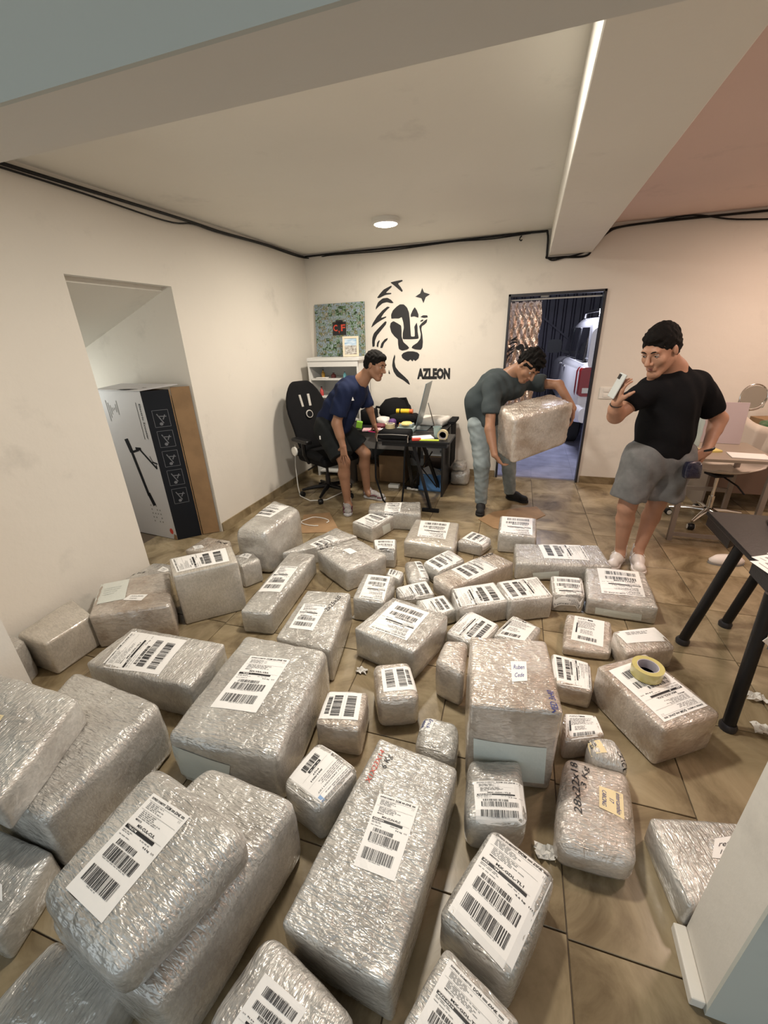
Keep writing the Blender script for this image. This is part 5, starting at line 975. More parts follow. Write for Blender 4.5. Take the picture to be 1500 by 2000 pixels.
obj('side_panel', MB().box((-.575, 0, .357), (.02, .52, .714)), TAU, bd); obj('side_panel', MB().box((.575, 0, .357), (.02, .52, .714)), TAU, bd)
mi_ = thing('round_mirror', 'round chrome-framed tabletop mirror on the back desk', 'mirror', (2.02, 4.82, .74))
obj('ring', MB().tube([(.105 * math.cos(a * math.pi / 16), .02 * math.sin(a * math.pi / 16), .33 + .115 * math.sin(a * math.pi / 16)) for a in range(33)], .006, 8, caps=False), CHROME, mi_, smooth='auto')
obj('glass', MB().lathe([(0, -.001), (.103, -.001), (.103, .002), (0, .002)], (0, .006, .33), 40, R=Matrix.Rotation(math.pi / 2, 3, 'X')), mat('mirror_glass', (.85, .83, .80), .03, metal=1), mi_, smooth='auto')
obj('yoke', MB().tube([(-.105, 0, .33), (-.10, .02, .24), (0, .03, .20), (.10, .02, .24), (.105, 0, .33)], .006, 8), CHROME, mi_, smooth='auto'); obj('stem', MB().tube([(0, .03, .20), (0, .03, .015)], .007), CHROME, mi_); obj('base', MB().lathe([(0, 0), (.06, 0), (.055, .012), (0, .015)], (0, .03, 0), 28), CHROME, mi_, smooth='auto')
tag(obj('cardboard_box', MB().box((2.32, 4.98, .80), (.34, .20, .12), (0, 0, .2)), CARD, origin=(2.32, 4.98, .74), bevel=.003), 'low cardboard box on the back desk behind the green bag', 'box')
gb = blob('green_snack_bag', [(2.14, 4.68), (2.44, 4.72), (2.42, 4.90), (2.14, 4.86)], .12, .74, mat('green_foil', (.035, .12, .04), .3, coat=.6, bump=.5, bscale=18), 101, 'green snack bag with orange print on the back desk', 'bag', lump=.012)
o = obj('orange_print', MB().lathe([(0, 0), (.04, 0), (.04, .002), (0, .002)], (.06, -.098, .07), 20, R=Matrix.Rotation(math.pi / 2, 3, 'X')), mat('orange_picture', (.75, .32, .06), .5), gb)
o = obj('sunglasses_print', MB().lathe([(.014, 0), (.026, 0), (.026, .002), (.014, .002)], (-.09, -.10, .05), 20, R=Matrix.Rotation(math.pi / 2, 3, 'X')).lathe([(.014, 0), (.026, 0), (.026, .002), (.014, .002)], (-.035, -.10, .05), 20, R=Matrix.Rotation(math.pi / 2, 3, 'X')), PAPER, gb)
tag(obj('black_box', MB().box((2.03, 4.68, .78), (.18, .10, .08)), BLACK, origin=(2.03, 4.68, .74), bevel=.004), 'flat black box left of the green snack bag', 'box')
wc = thing('shell_chair', 'swivel chair with a white shell seat and chrome star base under the taupe desk', 'chair', (1.72, 4.30, 0), math.radians(200))
mb = MB(); n1_, n2_ = 16, 12; vs = []
for i in range(n1_ + 1):
    t = i / n1_
    if t < .55: x, z = .20 - t / .55 * .40, .52 - .03 * math.sin(t / .55 * math.pi)
    else: s = (t - .55) / .45; x, z = -.20 - .10 * s, .52 + .36 * s ** 1.3
    for j in range(n2_ + 1):
        q = -1 + 2 * j / n2_; vs.append((x, q * .22, z + .05 * abs(q) ** 2.5))
mb.add(vs, [(i * (n2_ + 1) + j, i * (n2_ + 1) + j + 1, (i + 1) * (n2_ + 1) + j + 1, (i + 1) * (n2_ + 1) + j) for i in range(n1_) for j in range(n2_)])
o = obj('shell', mb, mat('cream_shell', (.62, .55, .48), .35), wc, smooth=True); o.modifiers.new('s', 'SOLIDIFY').thickness = .012
obj('column', MB().lathe([(.025, .10), (.025, .26), (.014, .26), (.014, .46)], n=20), CHROME, wc, smooth='auto'); obj('seat_plate', MB().box((0, 0, .465), (.16, .14, .02)), BLACK, wc); obj('lever', MB().tube([(0, .05, .46), (-.02, .2, .42), (-.05, .26, .36)], .007), BLACK, wc)
star_base(wc, CHROME, .30, BLACK, .55, WHITEP)
sn_ = thing('slipper', 'white slipper lying on its side on the floor behind the black table', 'shoe', (1.60, 3.46, 0), .2)
o = obj('upper', MB().lathe([(0, 0), (.05, .0), (.055, .03), (.04, .06), (0, .07)], n=20), mat('soft_white', (.66, .60, .56), .8), sn_, smooth=True); o.scale = (2.3, 1, 1)
o = obj('sole', MB().lathe([(0, 0), (.056, .0), (.056, .012), (0, .012)], n=20), DGR, sn_, smooth='auto'); o.scale = (2.3, 1, 1)
# ------------------------------------------------------------------ people: smooth-union distance fields meshed into one surface
import openvdb as vdb
def V3(*a): return np.array(a, dtype=np.float32)
class Sdf:
    def __init__(s, vox=.005): s.vox = vox; s.p = []
    def cap(s, a, b, ra, rb, k=.02, n=None, sq=1.0, op='u'): s.p.append(('cap', V3(*a), V3(*b), ra, rb, k, None if n is None else V3(*n) / np.linalg.norm(n), sq, op)); return s
    def ell(s, c, r, k=.015, R=None, op='u'): s.p.append(('ell', V3(*c), V3(*r), k, np.eye(3, dtype=np.float32) if R is None else np.array(R, dtype=np.float32), op)); return s
    def cut(s, c, n, rad): s.p.append(('cut', V3(*c), V3(*n) / np.linalg.norm(n), rad)); return s
    def chain(s, pts, rs, k=.015, **kw):
        for i in range(len(pts) - 1): s.cap(pts[i], pts[i + 1], rs[i], rs[i + 1], k, **kw)
        return s
    def mesh(s, name, noise=None, smooth=2):
        lo = np.full(3, 1e9); hi = -lo
        for p in s.p:
            if p[0] == 'cap' and p[8] == 'u':
                r = max(p[3], p[4]) + .02; lo = np.minimum(lo, np.minimum(p[1], p[2]) - r); hi = np.maximum(hi, np.maximum(p[1], p[2]) + r)
            elif p[0] == 'ell' and p[5] == 'u':
                r = max(p[2]) + .02; lo = np.minimum(lo, p[1] - r); hi = np.maximum(hi, p[1] + r)
        n = np.ceil((hi - lo) / s.vox).astype(int) + 1; D = np.full(n, .05, dtype=np.float32)
        def region(a, b):
            i0 = np.clip(((a - lo) / s.vox).astype(int), 0, n - 1); i1 = np.clip(np.ceil((b - lo) / s.vox).astype(int) + 1, 1, n)
            ax = [(lo[d] + s.vox * np.arange(i0[d], i1[d])).astype(np.float32) for d in range(3)]
            return tuple(slice(i0[d], i1[d]) for d in range(3)), ax
        for p in s.p:
            if p[0] == 'cap':
                _, a, b, ra, rb, k, nn, sq, op = p; m = max(ra, rb) + k + .05
                sl, ax = region(np.minimum(a, b) - m, np.maximum(a, b) + m)
                q = [ax[0][:, None, None] - a[0], ax[1][None, :, None] - a[1], ax[2][None, None, :] - a[2]]; ab = b - a
                if nn is not None:
                    dn = (q[0] * nn[0] + q[1] * nn[1] + q[2] * nn[2]) * (sq - 1); q = [q[d] + dn * nn[d] for d in range(3)]; ab = ab + nn * (ab @ nn) * (sq - 1)
                t = np.clip((q[0] * ab[0] + q[1] * ab[1] + q[2] * ab[2]) / (ab @ ab + 1e-9), 0, 1)
                d = np.sqrt((q[0] - ab[0] * t) ** 2 + (q[1] - ab[1] * t) ** 2 + (q[2] - ab[2] * t) ** 2) - (ra + (rb - ra) * t)
                if nn is not None: d = d / (1 + (sq - 1) * .5)
            elif p[0] == 'ell':
                _, c, r, k, R, op = p; m = max(r) + k + .05; sl, ax = region(c - m, c + m)
                q0 = [ax[0][:, None, None] - c[0], ax[1][None, :, None] - c[1], ax[2][None, None, :] - c[2]]
                q = [q0[0] * R[0, d] + q0[1] * R[1, d] + q0[2] * R[2, d] for d in range(3)]
                k0 = np.sqrt((q[0] / r[0]) ** 2 + (q[1] / r[1]) ** 2 + (q[2] / r[2]) ** 2); k1 = np.sqrt((q[0] / r[0] ** 2) ** 2 + (q[1] / r[1] ** 2) ** 2 + (q[2] / r[2] ** 2) ** 2)
                d = k0 * (k0 - 1) / (k1 + 1e-6)
            else:
                _, c, nn, rad = p; sl, ax = region(c - rad * 1.5, c + rad * 1.5)
                q = [ax[0][:, None, None] - c[0], ax[1][None, :, None] - c[1], ax[2][None, None, :] - c[2]]
                h = q[0] * nn[0] + q[1] * nn[1] + q[2] * nn[2]; rr = np.sqrt(q[0] ** 2 + q[1] ** 2 + q[2] ** 2)
                d = np.maximum(-h, rr - rad); D[sl] = np.maximum(D[sl], -d); continue
            A = D[sl]
            if op == 'u': hh = np.clip(.5 + .5 * (A - d) / k, 0, 1); D[sl] = A * (1 - hh) + d * hh - k * hh * (1 - hh)
            else: hh = np.clip(.5 - .5 * (A + d) / k, 0, 1); D[sl] = A * (1 - hh) + (-d) * hh + k * hh * (1 - hh)
        if noise is not None:
            X, Y, Z = [(lo[d] + s.vox * np.arange(n[d])).astype(np.float32) for d in range(3)]
            D += noise(X[:, None, None], Y[None, :, None], Z[None, None, :])
        D = np.clip(D, -.05, .05); g = vdb.FloatGrid(.05); g.copyFromArray(D, tolerance=0)
        pts, quads = g.convertToQuads(isovalue=0); pts = pts * s.vox + lo
        me = bpy.data.meshes.new(name); me.vertices.add(len(pts)); me.vertices.foreach_set('co', pts.astype(np.float32).ravel())
        me.loops.add(len(quads) * 4); me.loops.foreach_set('vertex_index', quads[:, ::-1].astype(np.int32).ravel())
        me.polygons.add(len(quads)); me.polygons.foreach_set('loop_start', np.arange(0, len(quads) * 4, 4, dtype=np.int32)); me.update(calc_edges=True); me.validate()
        bm = bmesh.new(); bm.from_mesh(me)
        for _ in range(smooth): bmesh.ops.smooth_vert(bm, verts=bm.verts, factor=.5, use_axis_x=True, use_axis_y=True, use_axis_z=True)
        bmesh.ops.recalc_face_normals(bm, faces=bm.faces); bm.to_mesh(me); bm.free(); me.shade_smooth(); return me
def frame(fwd, up):
    f = Vector(fwd).normalized(); r = f.cross(Vector(up)).normalized(); u = r.cross(f); return Matrix((r, f, u)).transposed()   # columns: right, forward, up
def put(me, name, parent, org, m): me.transform(Matrix.Translation(-Vector(org))); return link(name, me, parent, m)
def add_head(S, c, F, nk, sc=1.0):
    T = lambda x, y, z: tuple(Vector(c) + F @ (Vector((x, y, z)) * sc)); R = [[F[i][j] for j in range(3)] for i in range(3)]
    S.ell(T(0, -.015, .035), (.074 * sc, .094 * sc, .084 * sc), .02, R); S.ell(T(0, .02, -.028), (.060 * sc, .070 * sc, .082 * sc), .025, R)
    for q in (-1, 1):
        S.cap(T(.050 * q, -.005, -.050), T(.018 * q, .062, -.098), .017 * sc, .016 * sc, .03); S.ell(T(.040 * q, .055, -.022), (.022 * sc,) * 3, .025, R)
        S.ell(T(.076 * q, -.006, -.004), (.008 * sc, .0155 * sc, .027 * sc), .008, R)
    S.cap(T(-.010, .070, -.097), T(.010, .070, -.097), .018 * sc, .018 * sc, .02)
    S.cap(T(-.036, .076, .030), T(.036, .076, .030), .012 * sc, .012 * sc, .02)
    for q in (-1, 1): S.ell(T(.031 * q, .094, .010), (.017 * sc, .014 * sc, .011 * sc), .012, R, 's')
    S.cap(T(0, .084, .018), T(0, .112, -.022), .008 * sc, .0125 * sc, .008); S.cap(T(-.012, .096, -.030), T(.012, .096, -.030), .009 * sc, .009 * sc, .008)
    S.cap(T(-.020, .082, -.054), T(.020, .082, -.054), .008 * sc, .008 * sc, .008); S.cap(T(-.018, .082, -.066), T(.018, .082, -.066), .009 * sc, .009 * sc, .008)
    S.cap(T(-.022, .093, -.0600), T(.022, .093, -.0600), .0035 * sc, .0035 * sc, .004, op='s')
    S.cap(T(0, -.035, -.045), nk, .054 * sc, .062 * sc, .03); return T, R
def head_details(T, F, parent, org, sc=1.0, smile=0):
    o3 = Vector(org)
    for q in (-1, 1):
        c = Vector(T(.031 * q, .0745, .010)) - o3
        e = obj('eye', MB().lathe([(.0115 * sc * math.sin(a * math.pi / 12), -.0115 * sc * math.cos(a * math.pi / 12)) for a in range(13)], tuple(c), 16), EYEW, parent, smooth=True)
        d = F @ Vector((0, 1, 0)); obj('iris', MB().lathe([(.0, .0), (.0055, .0), (.0045, .0025), (0, .003)], tuple(c + d * .0095 * sc), 14, R=frame(F @ Vector((0, 0, 1)), d) @ Matrix.Identity(3)), EYEB, e, smooth=True)
        obj('eyelid', MB().tube([Vector(T(.031 * q + x, .0860 - abs(x) * .35, .0165 - x * x * 22)) - o3 for x in (-.015, -.007, 0, .007, .015)], [.0015, .0028, .0035, .0028, .0015], 8), SKIN, parent, smooth='auto')
        obj('eyebrow', MB().tube([Vector(T(q * x, .0895 - (x - .02) ** 2 * 12, z)) - o3 for x, z in ((.012, .028), (.022, .033), (.034, .035), (.046, .030))], [.0025, .0042, .0038, .0015], 8), HAIR, parent, smooth='auto')
    obj('lips', MB().tube([Vector(T(x, .0905 - x * x * 22, -.0565 + abs(x) * smile)) - o3 for x in (-.022, -.011, 0, .011, .022)], [.002, .0042, .0038, .0042, .002], 8).tube([Vector(T(x, .0905 - x * x * 20, -.0645 + abs(x) * smile * 1.3)) - o3 for x in (-.020, -.010, 0, .010, .020)], [.002, .0048, .0055, .0048, .002], 8), LIP, parent, smooth='auto')
    if smile: obj('teeth', MB().tube([Vector(T(x, .0900 - x * x * 20, -.0605 + abs(x) * smile)) - o3 for x in (-.015, 0, .015)], [.001, .002, .001], 6), WHITEP, parent)
def hair_mesh(name, T, R, sc, seed, curl=.004, top=0, vox=.004, freq=1.0, line=(.8, .012)):
    S = Sdf(vox); S.ell(T(0, -.019, .040 + top * .5), (.0785 * sc, .099 * sc, (.086 + top) * sc), .01, R); S.ell(T(0, -.040, .004), (.0745 * sc, .078 * sc, .076 * sc), .01, R); S.ell(T(0, .045, .085 + top), (.050 * sc, .040 * sc, .026 * sc), .02, R)
    f = Vector(T(0, 1, 0)) - Vector(T(0, 0, 0)); u = Vector(T(0, 0, 1)) - Vector(T(0, 0, 0)); f.normalize(); u.normalize()
    S.cut(T(0, .02, .02 * line[0] + line[1] - .0), tuple(f * line[0] - u), .20)
    S.cut(T(0, .05, -.005), tuple(f * 1.0 - u * .15), .085) if False else None
    def nz(X, Y, Z):
        k = 150 * freq; a = seed
        return curl * (np.sin(X * k + a + 3 * np.sin(Z * k * .4)) * np.sin(Y * k * .9 + 1.3 * a) + .7 * np.sin(Z * k * 1.1 + 2 * a + 2 * np.sin(X * k * .5)))
    return S.mesh(name, nz, 1)
def add_hand(S, wr, d, pn, side=1, curl=.35, spread=.12, sc=1.0, thumb=.9, tcurl=.2):
    """wr wrist, d direction of the fingers, pn palm normal (palm side), side: +1 thumb to d x pn"""
    d = Vector(d).normalized(); pn = Vector(pn); pn = (pn - d * pn.dot(d)).normalized(); s = d.cross(pn) * side; wr = Vector(wr)
    P = lambda a, b, c=0: wr + d * a * sc + s * b * sc + pn * c * sc
    for b in (-.026, -.009, .009, .026): S.cap(P(.01, b * .7), P(.085, b), .016 * sc, .0125 * sc, .012)
    L = [(-.030, .060, .0078), (-.0105, .075, .0084), (.0105, .080, .0086), (.031, .072, .0086)]
    for i, (b, l, r) in enumerate(L):
        p = P(.088, b); an = -spread * (b / .03) * -1; dd = (d * math.cos(an) + s * math.sin(an)).normalized(); ax = dd.cross(pn); cu = 0; pts = [p]
        for j, fr_ in enumerate((.42, .32, .26)):
            cu += curl * (1.0 if j else .7); q = dd * math.cos(cu) + pn * math.sin(cu); pts.append(pts[-1] + q * l * fr_ * sc)
        S.chain([tuple(x) for x in pts], [r * sc, r * .95 * sc, r * .85 * sc, r * .72 * sc], .004)
    p = P(.022, .026, .004); q = (d * math.cos(thumb) + s * math.sin(thumb) + pn * .25).normalized(); a = p + q * .038 * sc; q2 = (q + pn * tcurl + d * .25).normalized(); b = a + q2 * .032 * sc; c = b + (q2 + pn * tcurl + d * .2).normalized() * .026 * sc
    S.chain([tuple(p), tuple(a), tuple(b), tuple(c)], [.016 * sc, .0125 * sc, .0105 * sc, .0085 * sc], .008)
def shoe(name, heel, toe, parent, org, mu, ms, label=None, laces=None, accent=None, w=.047):
    heel, toe = Vector((*heel[:2], 0)), Vector((*toe[:2], 0)); d = (toe - heel).normalized(); s = Vector((-d.y, d.x, 0)); L = (toe - heel).length; o3 = Vector(org)
    T = lambda a, b, z: heel + d * a * L + s * b + Vector((0, 0, z))
    S = Sdf(.004); S.cap(T(.17, 0, .060), T(.45, 0, .055), .043, .040, .03); S.cap(T(.45, 0, .050), T(.84, .004, .040), .042, .030, .03); S.cap(T(.80, -.012, .036), T(.80, .014, .036), .028, .028, .02)
    S.cap(T(.17, 0, .07), T(.22, 0, .105), .040, .036, .02); S.cap(T(.20, 0, .112), T(.21, 0, .16), .030, .030, .008, op='s'); S.cut(tuple(T(.5, 0, .018)), (0, 0, -1), .30)
    u = put(S.mesh('upper', None, 2), 'shoe', parent, org, mu)
    if label: u['label'] = label
    out = [(.0, 0), (.03, .6), (.12, .85), (.3, .82), (.5, .86), (.7, 1.03), (.84, 1.0), (.94, .72), (1.0, .2)]
    pl = [T(a, b * w, 0) for a, b in out] + [T(a, -b * w, 0) for a, b in out[::-1]]
    mb = MB(); n = len(pl); mb.v = [tuple(p - o3 + Vector((0, 0, .003))) for p in pl] + [tuple(p - o3 + Vector((0, 0, .030))) for p in pl]
    mb.f = [tuple(range(n))[::-1], tuple(range(n, 2 * n))] + [(i, (i + 1) % n, n + (i + 1) % n, n + i) for i in range(n)]; mb.m = [0] * (n + 2)
    obj('sole', mb, ms, u, bevel=.006)
    if laces:
        mb = MB()
        for k in range(5):
            a = .40 + k * .075; z = .092 - k * .011; mb.tube([T(a, -.026, z - .012) - o3, T(a + .01, -.01, z + .004) - o3, T(a + .012, .01, z + .004) - o3, T(a, .026, z - .012) - o3], .0032, 6)
        mb.tube([T(.40, 0, .096) - o3, T(.36, .03, .10) - o3, T(.40, .045, .08) - o3], .003, 6).tube([T(.40, 0, .096) - o3, T(.36, -.03, .10) - o3, T(.42, -.045, .08) - o3], .003, 6); obj('laces', mb, laces, u)
    if accent:
        mb = MB()
        for q in (-1, 1):
            mb.tube([T(.12, q * .040, .06) - o3, T(.35, q * .044, .045) - o3, T(.55, q * .046, .06) - o3, T(.66, q * .040, .05) - o3], .0085, 8); mb.tube([T(.70, q * .044, .036) - o3, T(.88, q * .034, .034) - o3], .010, 8)
        mb.tube([T(.04, -.02, .07) - o3, T(.01, 0, .075) - o3, T(.04, .02, .07) - o3], .012, 8); obj('accent_stripes', mb, accent, u, smooth='auto')
    return u
def fold(a, fx, fy, fz, s=0):
    return lambda X, Y, Z: a * (np.sin(X * fx + 2.1 * np.sin(Z * fz * .37 + s)) * np.sin(Z * fz + 1.7 * np.sin(Y * fy * .5) + s) + .6 * np.sin((X + Y) * fx * 1.7 + Z * fz * .8 + s * 2))
SKIN = mat('skin', (.30, .155, .092), .5, var=.10, vscale=14, spec=.4, bump=.08, bscale=160); SKINP = mat('skin_lighter', (.40, .215, .140), .5, var=.10, vscale=14, spec=.4, bump=.08, bscale=160)
LIP = mat('lips', (.30, .11, .085), .45); EYEW = mat('eye_white', (.36, .33, .31), .3); EYEB = mat('iris_brown', (.02, .012, .008), .15); HAIR = mat('dark_hair', (.006, .005, .0045), .85, bump=.5, bscale=160, spec=.15)
NAVY = mat('navy_jersey', (.012, .018, .048), .85, spec=.12, bump=.2, bscale=260); SHORTB = mat('black_shorts', (.014, .016, .017), .8, spec=.12, bump=.2, bscale=260); TEEG = mat('charcoal_tee', (.050, .062, .066), .85, spec=.12, bump=.2, bscale=260)
TEEK = mat('black_tee', (.008, .008, .009), .9, spec=.08, bump=.2, bscale=260); SHG = mat('grey_shorts', (.135, .135, .135), .85, var=.15, vscale=30, bump=.25, bscale=240)
JEAN = mat('pale_jeans', (.30, .345, .355), .85, col2=(.20, .24, .25), vscale=9, bump=.3, bscale=220); SOCK = mat('white_sock', (.62, .58, .52), .85)
SHW_ = mat('white_leather', (.66, .60, .56), .4, var=.15, vscale=20); SHGY = mat('grey_mesh_shoe', (.34, .32, .31), .7, var=.3, vscale=40); SOLEG = mat('pale_sole', (.50, .50, .52), .6); SHM = mat('maroon_panel', (.10, .03, .045), .6); SHK = mat('black_knit_shoe', (.010, .010, .011), .8)
# ---- man in navy tee bending at the desk, right hand on his knee
def person(name, label, org): return thing(name, label, 'person', org)
orgA = (-1.68, 3.86, 0); pa = person('person', 'man in navy t-shirt and black shorts bending at the desk, hand on knee', orgA)
S = Sdf(.0045); HC = (-1.372, 3.89, 1.455); FA = frame((.86, -.20, -.30), (.36, 0, 1)); T, R = add_head(S, HC, FA, (-1.515, 3.90, 1.325), 1.05)
pel = (-1.90, 3.96, .86); ch = (-1.65, 3.92, 1.20)
S.cap(pel, (-1.79, 3.94, 1.02), .115, .11, .05, n=(.3, .1, .2), sq=1.15); S.cap((-1.79, 3.94, 1.02), ch, .11, .125, .05); S.cap((-1.62, 3.78, 1.24), (-1.62, 4.05, 1.22), .065, .065, .06); S.cap(ch, (-1.53, 3.90, 1.31), .09, .06, .05)
rs, re, rw = (-1.63, 3.74, 1.235), (-1.715, 3.665, .945), (-1.650, 3.635, .735); S.chain([rs, re, rw], [.056, .046, .031], .02); S.cap((-1.705, 3.66, .93), (-1.675, 3.645, .83), .047, .042, .02)
add_hand(S, rw, (.10, -.10, -.98), (.15, .9, -.1), -1, .10, .32, 1.02, 1.0, .05)
ls, le, lw = (-1.60, 4.08, 1.21), (-1.535, 4.13, 1.00), (-1.505, 4.16, .845); S.chain([ls, le, lw], [.050, .039, .027], .02); add_hand(S, lw, (.12, .06, -.45), (.0, -.1, -1), 1, .25, .1, .95)
for hip, kn, an in (((-1.91, 3.86, .86), (-1.685, 3.715, .545), (-1.695, 3.745, .10)), ((-1.89, 4.06, .85), (-1.60, 4.09, .535), (-1.615, 4.13, .10))):
    hip, kn, an = Vector(hip), Vector(kn), Vector(an); S.cap(hip, kn, .085, .062, .03); c1 = kn.lerp(an, .30) + Vector((-.02, .015, 0)); S.cap(kn, c1, .058, .061, .02); S.cap(c1, an, .060, .037, .02); S.cap(an, an + Vector((.03, -.02, -.04)), .036, .036, .01)
put(S.mesh('body'), 'body', pa, orgA, SKIN); head_details(T, FA, pa, orgA, 1.05, .25)
put(hair_mesh('hair', T, R, 1.05, 1.0, .0022, .004, line=(1.15, -.026)), 'hair', pa, orgA, HAIR)
S = Sdf(.006); S.cap((-1.90, 3.95, .90), (-1.79, 3.94, 1.04), .165, .160, .05); S.cap((-1.79, 3.94, 1.04), (-1.66, 3.92, 1.19), .160, .162, .06); S.cap((-1.625, 3.79, 1.245), (-1.60, 4.04, 1.225), .085, .085, .06); S.cap((-1.66, 3.92, 1.24), (-1.545, 3.90, 1.305), .10, .070, .05)
S.cap(rs, (-1.690, 3.685, 1.055), .084, .088, .03); S.cap(ls, (-1.565, 4.115, 1.07), .074, .074, .03); S.cap((-1.76, 3.90, .86), (-1.70, 3.9, .98), .08, .09, .05)
S.cut((-1.700, 3.674, 1.015), (-.25, -.2, -.9), .12); S.cut((-1.555, 4.12, 1.035), (.2, .1, -.9), .08); S.cut((-1.515, 3.90, 1.352), (.62, 0, .8), .085)
put(S.mesh('tee', fold(.004, 38, 30, 26, .4), 2), 'tshirt', pa, orgA, NAVY)
obj('chest_emblem', MB().prism_xz([(0, 0), (.024, 0), (.012, .034)], -.002, .002), PAPER, pa, loc=(.13, -.172, 1.16), rotz=.35)
S = Sdf(.006); S.cap((-1.92, 3.90, .86), (-1.92, 4.02, .86), .142, .142, .05)
S.cap((-1.91, 3.86, .84), (-1.72, 3.735, .60), .138, .120, .05); S.cap((-1.89, 4.06, .83), (-1.655, 4.085, .63), .12, .10, .05); S.cut((-1.715, 3.732, .588), (.55, -.35, -.80), .15); S.cut((-1.655, 4.085, .618), (.7, .1, -.75), .14)
put(S.mesh('shorts', fold(.0035, 34, 34, 30, 1.4), 2), 'shorts', pa, orgA, SHORTB)
obj('side_badge', MB().box((-.20, -.245, .81), (.012, .004, .035)), PAPER, pa)
shoe('shoe', (-1.735, 3.845), (-1.625, 3.575), pa, orgA, SHGY, SOLEG, None, SHW_, SHM); shoe('shoe', (-1.665, 4.155), (-1.385, 4.105), pa, orgA, SHGY, SOLEG, None, SHM, SHM)
for c in ((-1.70, 3.77), (-1.615, 4.14)): obj('sock', MB().lathe([(.036, .07), (.038, .09), (.037, .13), (.034, .13)], (c[0] - orgA[0], c[1] - orgA[1], 0), 20), SOCK, pa, smooth='auto')
# ---- man in charcoal tee and jeans lifting a parcel
orgB = (-.20, 4.15, 0); pb = person('person', 'man in charcoal t-shirt and pale jeans lifting a large wrapped parcel', orgB)
S = Sdf(.0045); HC = (.005, 3.95, 1.430); FB = frame((.42, -.55, -.80), (.55, -.30, .75)); T, R = add_head(S, HC, FB, (-.16, 4.06, 1.345), 1.08)
S.cap((-.385, 4.18, .92), (-.40, 4.16, 1.08), .115, .115, .05); S.cap((-.40, 4.16, 1.08), (-.27, 4.10, 1.25), .115, .13, .05); S.cap((-.27, 3.93, 1.27), (-.04, 4.22, 1.28), .065, .065, .06); S.cap((-.25, 4.09, 1.26), (-.14, 4.04, 1.34), .09, .058, .05)
rs, re, rw = (-.285, 3.90, 1.245), (-.268, 3.70, .935), (-.205, 3.59, .735); S.chain([rs, re, rw], [.052, .041, .029], .02); S.cap((-.265, 3.695, .92), (-.245, 3.66, .84), .041, .037, .02)
add_hand(S, rw, (.42, .1, -.6), (.75, .35, .3), -1, .45, .10, 1.0, .9)
ls, le, lw = (.0, 4.24, 1.265), (.275, 4.14, 1.255), (.405, 3.98, 1.075); S.chain([ls, le, lw], [.052, .041, .029], .02); add_hand(S, lw, (.05, -.28, -.75), (-.9, .0, .0), 1, .3, .10, 1.0)
for hip, kn, an in (((-.40, 4.10, .90), (-.345, 4.02, .52), (-.335, 4.10, .10)), ((-.33, 4.27, .89), (-.105, 4.36, .49), (-.065, 4.46, .10))): S.cap(hip, kn, .08, .055, .03); S.cap(kn, an, .055, .035, .02)
put(S.mesh('body'), 'body', pb, orgB, SKIN); head_details(T, FB, pb, orgB, 1.08)
put(hair_mesh('hair', T, R, 1.08, 2.0, .008, .016, freq=.8, line=(1.0, -.030)), 'hair', pb, orgB, HAIR)
S = Sdf(.006); S.cap((-.385, 4.18, .96), (-.40, 4.16, 1.09), .145, .145, .05); S.cap((-.40, 4.16, 1.09), (-.28, 4.10, 1.25), .145, .150, .06); S.cap((-.285, 3.94, 1.27), (-.05, 4.22, 1.285), .092, .088, .06); S.cap((-.24, 3.96, 1.24), (-.12, 4.06, 1.26), .10, .09, .06); S.cap((-.26, 4.08, 1.27), (-.16, 4.05, 1.33), .10, .072, .05)
S.cap(rs, (-.275, 3.79, 1.075), .080, .080, .03); S.cap(ls, (.13, 4.19, 1.262), .074, .078, .03); S.cap((-.30, 4.08, .92), (-.28, 4.08, 1.1), .10, .10, .06); S.cap((-.27, 4.08, 1.22), (-.10, 4.12, 1.22), .105, .09, .06)
S.cut((-.273, 3.77, 1.045), (0, -.4, -.9), .12); S.cut((.165, 4.18, 1.26), (.95, -.3, 0), .10); S.cut((-.115, 4.02, 1.375), (.6, -.3, .7), .07); S.cut((-.36, 4.15, .885), (.1, 0, -1), .26)
put(S.mesh('tee', fold(.004, 34, 30, 30, 2.4), 2), 'tshirt', pb, orgB, TEEG)
S = Sdf(.006); S.cap((-.385, 4.14, .89), (-.36, 4.24, .89), .122, .122, .05)
for hip, kn, an, rr in (((-.40, 4.10, .88), (-.345, 4.02, .52), (-.335, 4.09, .10), 0), ((-.33, 4.27, .87), (-.105, 4.36, .49), (-.065, 4.45, .10), 0)): S.cap(hip, kn, .105, .077, .04); S.cap(kn, an, .077, .062, .03)
S.cut((-.33, 4.09, .075), (0, 0, -1), .10); S.cut((-.065, 4.45, .075), (0, 0, -1), .10)
put(S.mesh('jeans', fold(.0030, 42, 46, 62, .7), 2), 'jeans', pb, orgB, JEAN)
shoe('shoe', (-.335, 4.16), (-.325, 3.89), pb, orgB, SHK, SHK, 'black knitted sneaker', None, None, .044); shoe('shoe', (-.10, 4.50), (.135, 4.375), pb, orgB, SHK, SHK, 'black knitted sneaker', None, None, .044)
